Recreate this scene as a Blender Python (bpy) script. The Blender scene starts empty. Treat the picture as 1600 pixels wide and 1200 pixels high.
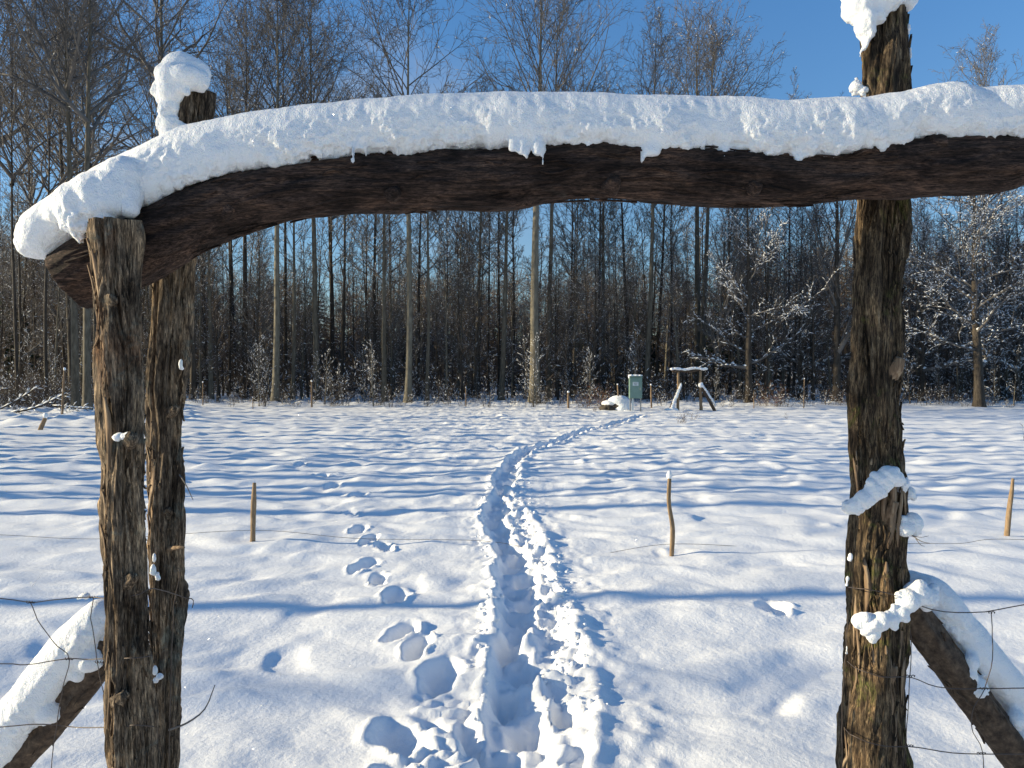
import bpy, bmesh, math, random
import numpy as np
from mathutils import Vector, Matrix

random.seed(7)
R = math.radians
scene = bpy.context.scene
COL = scene.collection

# ------------------------------------------------------------------ camera
EYE = 1.6
cam_d = bpy.data.cameras.new('camera'); cam = bpy.data.objects.new('camera', cam_d)
COL.objects.link(cam); scene.camera = cam
cam.location = (0, 0, EYE); cam.rotation_euler = (R(90 - 0.573), 0, 0)
cam_d.lens = 27; cam_d.sensor_width = 36; cam_d.clip_end = 3000; cam_d.clip_start = 0.05

# ------------------------------------------------------------------ light
SUN_EL = R(15.5); SUN_AZ = R(-90.1)            # azimuth from +Y, negative = to the left
SUN = Vector((math.sin(SUN_AZ)*math.cos(SUN_EL), math.cos(SUN_AZ)*math.cos(SUN_EL), math.sin(SUN_EL)))
sd = bpy.data.lights.new('sun', 'SUN'); sd.energy = 5.0; sd.angle = R(0.53); sd.color = (1.0, 0.86, 0.58)
so = bpy.data.objects.new('sun', sd); COL.objects.link(so)
so.rotation_euler = (-SUN).to_track_quat('-Z', 'Y').to_euler(); so.location = (-30, 0, 30)

w = bpy.data.worlds.new('World'); scene.world = w; w.use_nodes = True
nt = w.node_tree; nt.nodes.clear()
def N(t, ty, **k):
    n = t.nodes.new(ty)
    for a, b in k.items(): setattr(n, a, b)
    return n
out = N(nt, 'ShaderNodeOutputWorld'); bg = N(nt, 'ShaderNodeBackground'); bg.inputs[1].default_value = 0.082
sky = N(nt, 'ShaderNodeTexSky', sky_type='NISHITA'); sky.sun_disc = False
sky.sun_elevation = SUN_EL; sky.sun_rotation = SUN_AZ
sky.air_density = 1.0; sky.dust_density = 0.0; sky.ozone_density = 3.0
hs = N(nt, 'ShaderNodeHueSaturation'); hs.inputs['Saturation'].default_value = 1.0
tc = N(nt, 'ShaderNodeTexCoord')
mp = N(nt, 'ShaderNodeMapping'); mp.inputs['Scale'].default_value = (1, 1, 2.6)
nz = N(nt, 'ShaderNodeTexNoise'); nz.inputs['Scale'].default_value = 3.1; nz.inputs['Detail'].default_value = 7; nz.inputs['Roughness'].default_value = .6
mr = N(nt, 'ShaderNodeMapRange'); mr.inputs[1].default_value = .50; mr.inputs[2].default_value = .74; mr.inputs[4].default_value = .55
sx = N(nt, 'ShaderNodeSeparateXYZ')
az = N(nt, 'ShaderNodeMapRange'); az.inputs[1].default_value = 0.12; az.inputs[2].default_value = -0.30  # clouds live in the west
mm = N(nt, 'ShaderNodeMath', operation='MULTIPLY')
mix = N(nt, 'ShaderNodeMix', data_type='RGBA'); mix.inputs['B'].default_value = (5.2, 5.4, 5.8, 1)
L = nt.links.new
L(tc.outputs['Generated'], mp.inputs[0]); L(mp.outputs[0], nz.inputs['Vector']); L(nz.outputs[0], mr.inputs[0])
L(tc.outputs['Generated'], sx.inputs[0]); L(sx.outputs['X'], az.inputs[0])
L(mr.outputs[0], mm.inputs[0]); L(az.outputs[0], mm.inputs[1])
cool = N(nt, 'ShaderNodeMix', data_type='RGBA', blend_type='MULTIPLY'); cool.inputs['Factor'].default_value = 1
zr = N(nt, 'ShaderNodeValToRGB'); zr.color_ramp.elements[0].position = 0; zr.color_ramp.elements[0].color = (1.02, 1.0, .96, 1)
zr.color_ramp.elements[1].position = .45; zr.color_ramp.elements[1].color = (.88, 1.32, 1.62, 1)
L(sx.outputs['Z'], zr.inputs[0]); L(zr.outputs[0], cool.inputs['B'])
L(sky.outputs[0], hs.inputs['Color']); L(hs.outputs[0], cool.inputs['A']); L(cool.outputs['Result'], mix.inputs['A']); L(mm.outputs[0], mix.inputs['Factor'])
L(mix.outputs['Result'], bg.inputs[0]); L(bg.outputs[0], out.inputs[0])

scene.view_settings.view_transform = 'Standard'; scene.view_settings.look = 'None'
scene.view_settings.gamma = 1; scene.view_settings.use_curve_mapping = False
scene.view_settings.exposure = 0.64
scene.render.engine = 'CYCLES'

# ------------------------------------------------------------------ helpers
def W(px, py, D):
    """point of the place seen in direction (px, py) of the 1600 px photograph at depth D metres"""
    return Vector(((px - 800) / 1200 * D, D, EYE + (588 - py) / 1200 * D))
def G(px, py):
    D = EYE * 1200 / (py - 588)
    return (px - 800) / 1200 * D, D

_rs = np.random.RandomState(3)
_perm = _rs.permutation(256); _perm = np.concatenate([_perm, _perm, _perm])
_grad = _rs.normal(size=(256, 3)); _grad /= np.linalg.norm(_grad, axis=1)[:, None]
def pnoise(p):
    p = np.asarray(p, float); i = np.floor(p).astype(int); f = p - i; i &= 255
    u = f*f*f*(f*(f*6-15)+10); res = 0
    for dx in (0, 1):
        for dy in (0, 1):
            for dz in (0, 1):
                h = _perm[_perm[_perm[(i[:, 0]+dx) & 255] + ((i[:, 1]+dy) & 255)] + ((i[:, 2]+dz) & 255)]
                g = _grad[h]
                d = (g[:, 0]*(f[:, 0]-dx) + g[:, 1]*(f[:, 1]-dy) + g[:, 2]*(f[:, 2]-dz))
                res = res + d*(u[:, 0] if dx else 1-u[:, 0])*(u[:, 1] if dy else 1-u[:, 1])*(u[:, 2] if dz else 1-u[:, 2])
    return res*1.6
def n2(x, y, fx, fy=None, off=0.0):
    fy = fx if fy is None else fy
    return pnoise(np.stack([x*fx+off, y*fy+off*1.7, np.full_like(x, off*.31+.5)], 1))
def fbm(p, o=3, g=.5):
    a = 1.; r = 0
    for k in range(o): r = r + a*pnoise(p*(2.03**k)+k*7.3); a *= g
    return r
def sstep(a, b, x):
    t = np.clip((x-a)/(b-a), 0, 1); return t*t*(3-2*t)

def mesh_from(name, v, f, mat=None, smooth=True):
    me = bpy.data.meshes.new(name)
    v = np.asarray(v, np.float32)
    if isinstance(f, np.ndarray):
        k = f.shape[1]; n = len(f)
        me.vertices.add(len(v)); me.vertices.foreach_set('co', v.ravel())
        me.loops.add(n*k); me.loops.foreach_set('vertex_index', f.astype(np.int32).ravel())
        me.polygons.add(n); me.polygons.foreach_set('loop_start', np.arange(0, n*k, k, dtype=np.int32))
        me.update(calc_edges=True)
    else:
        me.from_pydata(v.tolist(), [], f)
    me.validate()
    if smooth: me.polygons.foreach_set('use_smooth', np.ones(len(me.polygons), bool))
    if mat: me.materials.append(mat)
    me.update()
    return me
def link(name, me, parent=None, **props):
    o = bpy.data.objects.new(name, me); COL.objects.link(o)
    if parent: o.parent = parent
    for k, v in props.items(): o[k] = v
    return o
def thing(name, label, cat, loc=(0, 0, 0), group=None, rot=(0, 0, 0), scale=1):
    o = bpy.data.objects.new(name, None); COL.objects.link(o); o.empty_display_size = .1
    o.location = loc; o.rotation_euler = rot; o.scale = (scale,)*3
    o['label'] = label; o['category'] = cat
    if group: o['group'] = group
    return o
def child(name, me, root, world=True, **props):
    """mesh built in world coordinates parented under a thing"""
    o = link(name, me, root, **props)
    if world: o.matrix_parent_inverse = root.matrix_basis.inverted()
    return o
def centre_origin(o):
    pass

# batches of tubes
class Tubes:
    def __init__(s): s.g = {}
    def add(s, pts, rad, sides=3):
        s.g.setdefault((len(pts), sides), []).append((pts, rad))
    def arrays(s):
        V = []; F = []; base = 0
        for (n, k), L_ in s.g.items():
            P = np.array([a for a, b in L_], float); Rr = np.array([b for a, b in L_], float)
            m = len(P)
            T = np.empty_like(P); T[:, 1:-1] = P[:, 2:]-P[:, :-2]; T[:, 0] = P[:, 1]-P[:, 0]; T[:, -1] = P[:, -1]-P[:, -2]
            T /= np.linalg.norm(T, axis=2, keepdims=True)+1e-9
            ref = np.zeros_like(T); flat = np.abs(T[:, :1, 2:3]) > .9
            ref[:] = np.where(flat, np.array([1., 0, 0]), np.array([0, 0, 1.]))
            A = np.cross(T, ref); A /= np.linalg.norm(A, axis=2, keepdims=True)+1e-9
            B = np.cross(A, T)
            an = np.arange(k)*2*math.pi/k
            ring = P[:, :, None]+Rr[:, :, None, None]*(A[:, :, None]*np.cos(an)[None, None, :, None]+B[:, :, None]*np.sin(an)[None, None, :, None])
            V.append(ring.reshape(-1, 3))
            i = np.arange(m)[:, None, None]*n*k+np.arange(n-1)[None, :, None]*k
            a = np.arange(k)[None, None]; b = (a+1) % k
            q = np.stack([i+a, i+b, i+k+b, i+k+a], -1).reshape(-1, 4)
            F.append(q+base); base += m*n*k
        return np.concatenate(V), np.concatenate(F)
    def mesh(s, name, mat): v, f = s.arrays(); return mesh_from(name, v, f, mat)

OCT_V = np.array([[1, 0, 0], [0, 1, 0], [-1, 0, 0], [0, -1, 0], [0, 0, 1], [0, 0, -.6]], float)
OCT_F = np.array([[0, 1, 4], [1, 2, 4], [2, 3, 4], [3, 0, 4], [1, 0, 5], [2, 1, 5], [3, 2, 5], [0, 3, 5]])
def flecks_arrays(P, D, S):
    """snow lying on twigs: P centres, D along directions, S (length, width, height)"""
    P = np.asarray(P, float); D = np.asarray(D, float); S = np.asarray(S, float)
    D = D/(np.linalg.norm(D, axis=1, keepdims=True)+1e-9)
    B = np.cross(D, np.array([0, 0, 1.])); B /= np.linalg.norm(B, axis=1, keepdims=True)+1e-6
    C = np.cross(B, D)
    v = P[:, None]+D[:, None]*(OCT_V[None, :, :1]*S[:, None, :1])+B[:, None]*(OCT_V[None, :, 1:2]*S[:, None, 1:2])+C[:, None]*(OCT_V[None, :, 2:]*S[:, None, 2:])
    f = OCT_F[None]+(np.arange(len(P))*6)[:, None, None]
    return v.reshape(-1, 3), f.reshape(-1, 3)

# ------------------------------------------------------------------ materials
def newmat(name):
    m = bpy.data.materials.new(name); m.use_nodes = True
    t = m.node_tree; b = t.nodes['Principled BSDF']; return m, t, b
def ramp(t, stops):
    r = N(t, 'ShaderNodeValToRGB'); e = r.color_ramp.elements
    e[0].position, e[0].color = stops[0][0], (*stops[0][1], 1)
    e[1].position, e[1].color = stops[-1][0], (*stops[-1][1], 1)
    for p, c in stops[1:-1]:
        q = e.new(p); q.color = (*c, 1)
    return r
def noise_node(t, sc, vec=None, det=5, rough=.6, scale3=None):
    n = N(t, 'ShaderNodeTexNoise'); n.inputs['Scale'].default_value = sc; n.inputs['Detail'].default_value = det; n.inputs['Roughness'].default_value = rough
    c = N(t, 'ShaderNodeTexCoord'); src = c.outputs['Object']
    if scale3:
        m = N(t, 'ShaderNodeMapping'); m.inputs['Scale'].default_value = scale3; t.links.new(src, m.inputs[0]); src = m.outputs[0]
    t.links.new(src, n.inputs['Vector']); return n

def snow_material(name, grain=220, bump=.25, sparkle=True, sss=.0):
    m, t, b = newmat(name)
    b.inputs['Base Color'].default_value = (.90, .90, .90, 1); b.inputs['Roughness'].default_value = .65
    b.inputs['Specular IOR Level'].default_value = .25
    if sss:
        b.inputs['Subsurface Weight'].default_value = sss; b.inputs['Subsurface Radius'].default_value = (.5, .7, 1.0); b.inputs['Subsurface Scale'].default_value = .02
    n1 = noise_node(t, grain, det=3); n2_ = noise_node(t, grain/9, det=4)
    ad = N(t, 'ShaderNodeMath', operation='MULTIPLY_ADD'); ad.inputs[1].default_value = 3.0
    t.links.new(n2_.outputs[0], ad.inputs[0]); t.links.new(n1.outputs[0], ad.inputs[2])
    bp = N(t, 'ShaderNodeBump'); bp.inputs['Strength'].default_value = bump; bp.inputs['Distance'].default_value = .006
    t.links.new(ad.outputs[0], bp.inputs['Height']); t.links.new(bp.outputs[0], b.inputs['Normal'])
    if sparkle:   # ice crystals: tiny facets with normals of their own
        c = N(t, 'ShaderNodeTexCoord'); v = N(t, 'ShaderNodeTexVoronoi'); v.inputs['Scale'].default_value = 150
        t.links.new(c.outputs['Object'], v.inputs['Vector'])
        sub = N(t, 'ShaderNodeVectorMath', operation='SUBTRACT'); sub.inputs[1].default_value = (.5, .5, .5)
        t.links.new(v.outputs['Color'], sub.inputs[0])
        g = N(t, 'ShaderNodeNewGeometry'); ma = N(t, 'ShaderNodeVectorMath', operation='MULTIPLY_ADD'); ma.inputs[1].default_value = (1.6, 1.6, 1.6)
        t.links.new(sub.outputs[0], ma.inputs[0]); t.links.new(g.outputs['Normal'], ma.inputs[2])
        nn = N(t, 'ShaderNodeVectorMath', operation='NORMALIZE'); t.links.new(ma.outputs[0], nn.inputs[0])
        t.links.new(nn.outputs[0], b.inputs['Coat Normal'])
        lt = N(t, 'ShaderNodeMath', operation='LESS_THAN'); lt.inputs[1].default_value = .22
        t.links.new(v.outputs['Distance'], lt.inputs[0]); mu = N(t, 'ShaderNodeMath', operation='MULTIPLY'); mu.inputs[1].default_value = .8
        t.links.new(lt.outputs[0], mu.inputs[0]); t.links.new(mu.outputs[0], b.inputs['Coat Weight'])
        b.inputs['Coat Roughness'].default_value = .12
    return m
M_SNOW_GROUND = snow_material('field_snow', 260, .4)
M_SNOW = snow_material('lying_snow', 240, .8, sss=.12)
M_FLECK, _t, _b = newmat('twig_snow'); _b.inputs['Base Color'].default_value = (.88, .89, .91, 1); _b.inputs['Roughness'].default_value = .7

def wood_material(name, stops, axis_scale=(14, 14, .9), sc=6, bump=.8, moss=None, patch=None, dist=.004, detail=8):
    m, t, b = newmat(name); b.inputs['Roughness'].default_value = .85; b.inputs['Specular IOR Level'].default_value = .2
    n = noise_node(t, sc, det=detail, rough=.68, scale3=axis_scale)
    r = ramp(t, stops); t.links.new(n.outputs[0], r.inputs[0]); colr = r.outputs[0]
    if patch:
        n3 = noise_node(t, patch[2], det=4, rough=.6, scale3=(1, 1, .45)); mr_ = N(t, 'ShaderNodeMapRange'); mr_.inputs[1].default_value = patch[1]; mr_.inputs[2].default_value = patch[1]+.1; mr_.inputs[4].default_value = .8
        t.links.new(n3.outputs[0], mr_.inputs[0]); mx = N(t, 'ShaderNodeMix', data_type='RGBA'); mx.inputs['B'].default_value = (*patch[0], 1)
        t.links.new(mr_.outputs[0], mx.inputs['Factor']); t.links.new(colr, mx.inputs['A']); colr = mx.outputs['Result']
    if moss:
        n4 = noise_node(t, 9, det=6, rough=.7); n4.inputs['Distortion'].default_value = .6
        mr2 = N(t, 'ShaderNodeMapRange'); mr2.inputs[1].default_value = moss[1]; mr2.inputs[2].default_value = moss[1]+.08; mr2.inputs[4].default_value = .85
        t.links.new(n4.outputs[0], mr2.inputs[0]); mx = N(t, 'ShaderNodeMix', data_type='RGBA'); mx.inputs['B'].default_value = (*moss[0], 1)
        t.links.new(mr2.outputs[0], mx.inputs['Factor']); t.links.new(colr, mx.inputs['A']); colr = mx.outputs['Result']
    t.links.new(colr, b.inputs['Base Color'])
    hgt = n.outputs[0]
    if dist > .0045 and dist < .01:      # close-up bark: fine shredded fibres
        nf = noise_node(t, 34, det=6, rough=.75, scale3=(8, 8, 1.0) if axis_scale[0] > 2 else (1, 8, 8)); nf.inputs['Distortion'].default_value = .35
        cr = ramp(t, [(.38, (.22, .20, .18)), (.50, (.95, .95, .95)), (.64, (2.2, 2.1, 1.95))]); t.links.new(nf.outputs[0], cr.inputs[0])
        mu = N(t, 'ShaderNodeMix', data_type='RGBA', blend_type='MULTIPLY'); mu.inputs['Factor'].default_value = 1
        t.links.new(colr, mu.inputs['A']); t.links.new(cr.outputs[0], mu.inputs['B'])
        nb = noise_node(t, 11, det=5, rough=.65, scale3=(1, 1, .5) if axis_scale[0] > 2 else (.5, 1, 1)); nb.inputs['Distortion'].default_value = .8   # blotches of dirt and bare wood
        cb = ramp(t, [(.36, (.32, .30, .29)), (.50, (.9, .88, .86)), (.64, (1.55, 1.42, 1.25))]); t.links.new(nb.outputs[0], cb.inputs[0])
        mb = N(t, 'ShaderNodeMix', data_type='RGBA', blend_type='MULTIPLY'); mb.inputs['Factor'].default_value = 1
        t.links.new(mu.outputs['Result'], mb.inputs['A']); t.links.new(cb.outputs[0], mb.inputs['B']); t.links.new(mb.outputs['Result'], b.inputs['Base Color'])
        ad = N(t, 'ShaderNodeMath', operation='MULTIPLY_ADD'); ad.inputs[1].default_value = .7; t.links.new(nf.outputs[0], ad.inputs[0]); t.links.new(hgt, ad.inputs[2]); hgt = ad.outputs[0]
    bp = N(t, 'ShaderNodeBump'); bp.inputs['Strength'].default_value = bump; bp.inputs['Distance'].default_value = dist
    t.links.new(hgt, bp.inputs['Height']); t.links.new(bp.outputs[0], b.inputs['Normal'])
    return m
M_POST = wood_material('weathered_juniper_bark', bump=1.0, dist=.006, sc=9, detail=10, axis_scale=(11, 11, 1.1), stops= [(.30, (0.025, 0.018, 0.014)), (.44, (0.095, 0.070, 0.049)), (.56, (0.212, 0.163, 0.116)), (.72, (0.380, 0.304, 0.216))],
                       moss=((.14, .145, .125), .565), patch=((.15, .07, .032), .60, 3.2))
M_POST_R = wood_material('mossy_juniper_bark', bump=1.0, dist=.006, sc=9, detail=10, axis_scale=(11, 11, 1.1), stops= [(.32, (0.010, 0.008, 0.006)), (.45, (0.053, 0.038, 0.026)), (.56, (0.133, 0.098, 0.061)), (.72, (0.253, 0.203, 0.141))],
                       moss=((.085, .09, .03), .565), patch=((.17, .085, .04), .58, 3.2))
M_BEAM = wood_material('brown_log_bark', [(.28, (0.012, 0.008, 0.007)), (.45, (0.035, 0.023, 0.018)), (.6, (0.064, 0.042, 0.034)), (.78, (0.123, 0.084, 0.066))],
                       axis_scale=(.9, 14, 14), moss=((.06, .055, .05), .64), dist=.005, bump=1.0)
M_BRACE = wood_material('dark_brace_bark', [(.28, (.02, .014, .01)), (.5, (.08, .055, .038)), (.75, (.2, .14, .09))], axis_scale=(6, 6, 6))
M_STRIP = wood_material('peeled_bark', [(.3, (0.068, 0.046, 0.030)), (.5, (0.203, 0.135, 0.084)), (.75, (0.459, 0.351, 0.230))], bump=.5)
M_STAKE = wood_material('split_stake_wood', [(.3, (.10, .07, .045)), (.5, (.25, .17, .10)), (.75, (.40, .29, .18))], axis_scale=(20, 20, 2), sc=8, bump=.4)
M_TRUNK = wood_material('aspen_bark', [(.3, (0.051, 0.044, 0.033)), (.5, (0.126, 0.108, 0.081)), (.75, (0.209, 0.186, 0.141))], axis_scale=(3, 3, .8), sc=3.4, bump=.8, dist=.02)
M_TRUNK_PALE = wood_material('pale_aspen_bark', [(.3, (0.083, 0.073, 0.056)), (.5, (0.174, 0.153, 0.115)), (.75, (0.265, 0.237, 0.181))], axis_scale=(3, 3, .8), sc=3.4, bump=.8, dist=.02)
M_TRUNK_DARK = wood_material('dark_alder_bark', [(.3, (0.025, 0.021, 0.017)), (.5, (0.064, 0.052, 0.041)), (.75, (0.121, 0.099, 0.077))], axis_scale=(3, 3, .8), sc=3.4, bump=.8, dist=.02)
M_TWIG = wood_material('grey_brown_twigs', [(.3, (0.071, 0.064, 0.061)), (.7, (0.195, 0.179, 0.164))], axis_scale=(1, 1, 1), sc=1.5, bump=.1)
M_TWIG_RED = wood_material('red_brown_twigs', [(.3, (0.082, 0.058, 0.048)), (.7, (0.184, 0.144, 0.108))], axis_scale=(1, 1, 1), sc=1.5, bump=.1)
M_SHRUB = wood_material('dark_shrub_stems', [(.3, (.04, .033, .028)), (.7, (.11, .09, .075))], axis_scale=(1, 1, 1), sc=1.5, bump=.1)
M_LEAF = wood_material('dry_brown_leaves', [(.3, (.10, .035, .02)), (.7, (.24, .10, .05))], axis_scale=(1, 1, 1), sc=6, bump=.1)
M_SPRUCE = wood_material('spruce_needles', [(.3, (.018, .03, .016)), (.7, (.05, .07, .035))], axis_scale=(1, 1, 1), sc=3, bump=.1)
M_WIRE, _t, _b = newmat('rusty_wire'); _b.inputs['Base Color'].default_value = (.09, .07, .06, 1); _b.inputs['Metallic'].default_value = .6; _b.inputs['Roughness'].default_value = .55
M_GREEN, _t, _b = newmat('green_cabinet_paint'); _b.inputs['Roughness'].default_value = .5
_n = noise_node(_t, 5); _r = ramp(_t, [(.3, (.15, .24, .195)), (.7, (.20, .30, .25))]); _t.links.new(_n.outputs[0], _r.inputs[0]); _t.links.new(_r.outputs[0], _b.inputs['Base Color'])
M_PLATE, _t, _b = newmat('white_plate'); _b.inputs['Base Color'].default_value = (.6, .65, .65, 1)
M_STEEL, _t, _b = newmat('galvanised_leg'); _b.inputs['Base Color'].default_value = (.3, .29, .27, 1); _b.inputs['Roughness'].default_value = .6

# ------------------------------------------------------------------ ground
trail_px = [(806, 1400), (800, 1200), (803, 1120), (800, 1040), (806, 980), (812, 920), (803, 870), (783, 835), (776, 800), (786, 765), (796, 735), (812, 712), (848, 693), (900, 678), (950, 665), (985, 655), (1010, 648)]
TR = np.array([G(*p) for p in trail_px])
# resample smoothly
def resample(P, n):
    P = np.array(P, float); s = np.concatenate([[0], np.cumsum(np.linalg.norm(np.diff(P, axis=0), axis=1))])
    t = np.linspace(0, s[-1], n); Q = np.stack([np.interp(t, s, P[:, k]) for k in range(P.shape[1])], 1)
    return Q
def smooth_curve(P, n, it=None):
    """Catmull-Rom through P"""
    P = np.array(P, float); E = np.vstack([2*P[0]-P[1], P, 2*P[-1]-P[-2]]); m = len(P)-1
    t = np.linspace(0, m, n); i = np.minimum(t.astype(int), m-1); u = (t-i)[:, None]
    a, b, c, d = E[i], E[i+1], E[i+2], E[i+3]
    return .5*((2*b)+(-a+c)*u+(2*a-5*b+4*c-d)*u*u+(-a+3*b-3*c+d)*u**3)
TRS = smooth_curve(TR, 160)
TS = np.concatenate([[0], np.cumsum(np.linalg.norm(np.diff(TRS, axis=0), axis=1))])

prints_px = [(622, 1150, 50, 75), (612, 1240, 45, 70), (688, 1052, 44, 40), (626, 985, 26, 30), (618, 928, 25, 22), (568, 880, 20, 19), (602, 852, 15, 9), (560, 826, 15, 9), (548, 798, 14, 7), (558, 772, 15, 6),
             (520, 758, 15, 5), (500, 742, 12, 4), (470, 726, 12, 4), (652, 1010, 24, 24), (590, 900, 15, 12), (576, 842, 12, 8), (735, 1150, 30, 50), (880, 1118, 26, 30),
             (1210, 960, 30, 12)]
def ground_z(x, y):
    x = np.asarray(x, float); y = np.asarray(y, float)
    wx = x + .25*n2(x, y, 1.1, off=3); wy = y+.25*n2(x, y, 1.1, off=9)
    h = .07*n2(x, y, .16, off=1) + .05*n2(wx, wy, .42, .6, off=4)
    ff = sstep(6, 14, y)
    a = n2(wx, wy, 1.6, 2.6, off=2); h = h + (.038+.017*ff)*np.maximum(a, -.3)
    b = n2(wx, wy, 3.3, 4.8, off=6); h = h + (.020+.012*ff)*np.maximum(b, -.15)*(1+.5*a)
    c = n2(wx, wy, 1.9, 2.1, off=12); h = h - .028*sstep(.42, .85, c)           # hollows between tussocks
    d = n2(x, y, 6.5, off=7); h = h + (.0035+.006*ff)*d
    h = h + .0018*n2(x, y, 22, off=5)
    # snow over brush at the left wood edge, and rougher ground inside the wood
    br = sstep(23, 27, y)*sstep(-8, -13, x+ (y-26)*.45)
    h = h + br*(.12+.30*np.abs(n2(x, y, .9, off=21))+.16*np.abs(n2(x, y, 2.6, off=22))+.05*n2(x, y, 6, off=25))
    wd = sstep(38.5, 43, y+.6*n2(x, y, .25, off=30))
    h = h + wd*(.10+.16*np.abs(n2(x, y, .6, off=23))+.10*np.abs(n2(x, y, 2.0, off=24)))
    h = h + .012*np.maximum(y-43, 0)
    # trail
    m = (y > 1.2) & (y < 36) & (np.abs(x) < 9)
    xi, yi = x[m], y[m]
    if len(xi):
        best = np.full(len(xi), 1e9); sd_ = np.zeros(len(xi)); sa = np.zeros(len(xi))
        for k in range(len(TRS)-1):
            A = TRS[k]; d_ = TRS[k+1]-A; l2 = d_@d_
            near = np.nonzero((yi > min(A[1], TRS[k+1][1])-1.3) & (yi < max(A[1], TRS[k+1][1])+1.3))[0]
            if not len(near): continue
            rx, ry = xi[near]-A[0], yi[near]-A[1]
            t = np.clip((rx*d_[0]+ry*d_[1])/l2, 0, 1); dx, dy = rx-t*d_[0], ry-t*d_[1]
            dd = np.hypot(dx, dy); q = dd < best[near]; nn = near[q]
            best[nn] = dd[q]; sgn = np.sign(d_[1]*rx-d_[0]*ry)[q]
            sd_[nn] = dd[q]*sgn; sa[nn] = TS[k]+t[q]*math.sqrt(l2)
        r1 = n2(xi, yi, 5.0, off=40); r2 = n2(xi, yi, 11, off=41); r3 = n2(xi, yi, 26, off=42)
        e = sd_+.050*r1+.022*r2+.008*r3
        near_ = 1-sstep(9, 13, yi)
        hw = .12+.035*np.sin(sa*2.1)+.03*(1-near_)+.03*n2(xi, yi, 2.2, off=44)
        dep = .125*near_+.10*(1-near_)
        hh = -dep*(1-sstep(hw-.05, hw+.05, np.abs(e)))
        # steps inside the trench
        ph = (sa/.34) % 1.0; side = np.where((np.floor(sa/.34) % 2) > 0, .07, -.06)+.03*r1
        st = np.exp(-((ph-.5)/.30)**6)*np.exp(-((e-side)/.085)**4)
        inside = np.exp(-(e/.17)**4); wall = np.exp(-((np.abs(e)-hw)/.06)**2); hh = hh+wall*(.030*np.abs(r2)+.012*r3+.02*r1)
        hh = hh-.095*st+inside*(.035+.030*r1+.028*r2+.010*r3)
        # trodden, cloddy strip on the right of the trench
        wr = .27*near_+.10
        wr = wr*(.92+.22*np.sin(yi*1.7+.6)+.12*r1)
        band = sstep(hw-.01, hw+.05, e)*(1-sstep(wr-.02, wr+.05, e))*near_
        clod = np.abs(r1)*.9+np.abs(r2)*.6+.22*np.abs(r3)
        s2 = sa+.12; ph2 = (s2/.37) % 1.0                     # a second, older line of steps
        st2 = np.exp(-((ph2-.5)/.28)**2)*np.exp(-((e-hw-.13-.03*np.sin(sa*3))/.075)**2)
        hh = hh+band*(-.045+.062*clod-.055*st2)
        bank = np.exp(-((e-wr)/.065)**2)*near_
        hh = hh+bank*(.040+.03*r1+.012*r2)
        lb = np.exp(-((e+hw+.05)/.05)**2)*(.014+.018*np.maximum(r2, 0))
        rb = np.exp(-((e-hw-.06)/.06)**2)*(1-near_)*(.03+.03*r2)
        hh = hh+lb+rb
        lz = sstep(-.52, -.40, e)*(1-sstep(-.16, -.10, e))*(1-sstep(3.7, 4.6, yi))   # trampled snow on the left, near the gate
        hh = hh+lz*(-.045+.07*np.abs(r1)+.05*np.abs(r2)+.03*n2(xi, yi, 3., off=47))
        crumbs = np.exp(-(np.maximum(np.abs(sd_-.15)-.4, 0)/.16)**2)*near_
        hh = hh+crumbs*.014*np.maximum(r2+.2, 0)+crumbs*.006*np.maximum(r3, 0)
        f = (best < 1.2)
        # single prints
        pr = np.zeros(len(xi))
        for px, py, wx_, hy_ in prints_px:
            cx, cy = G(px, py); a_ = wx_/1200*cy; d1 = G(px, py+hy_)[1]; d2 = G(px, py-hy_)[1]; b_ = (d2-d1)/2
            a_ = min(max(a_*.85, .05), .11); b_ = min(max(b_*.85, .12), .19)
            rg = random.Random(px*7+py); tn = rg.uniform(-.45, .35); ct, st_ = math.cos(tn), math.sin(tn); dp = rg.uniform(1.0, 1.4)
            ex0 = (xi-cx)+.025*r1+.008*r2; ey0 = (yi-cy)+.025*r1-.008*r2; ex = ex0*ct-ey0*st_; ey = ex0*st_+ey0*ct
            toe = np.sqrt((ex/a_)**2+((ey-b_*.25)/(b_*.78))**2); heel = np.sqrt((ex/(a_*.72))**2+((ey+b_*.55)/(b_*.5))**2)
            rr = np.minimum(toe, heel)+.10*r2
            pr = pr-dp*(.095+.02*np.maximum(-ey/b_, -1))*(1-sstep(.30, 1.18, rr))+.020*np.exp(-((rr-1.25)/.24)**2)*(.35+1.6*np.maximum(r2, 0)+.8*r1)
            drag = np.exp(-((ex-.02)/.05)**2)*sstep(b_*.8, b_, ey)*(1-sstep(b_, b_*2.1, ey)); pr = pr-.022*dp*drag*(.6+r1)
        hh = np.where(hh > 0, .045*np.tanh(hh/.045), hh)
        hh = hh*f+pr
        h = h.copy(); h[m] = h[m]+hh
    return h
def gz(x, y): return float(ground_z(np.array([x]), np.array([y]))[0])

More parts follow.
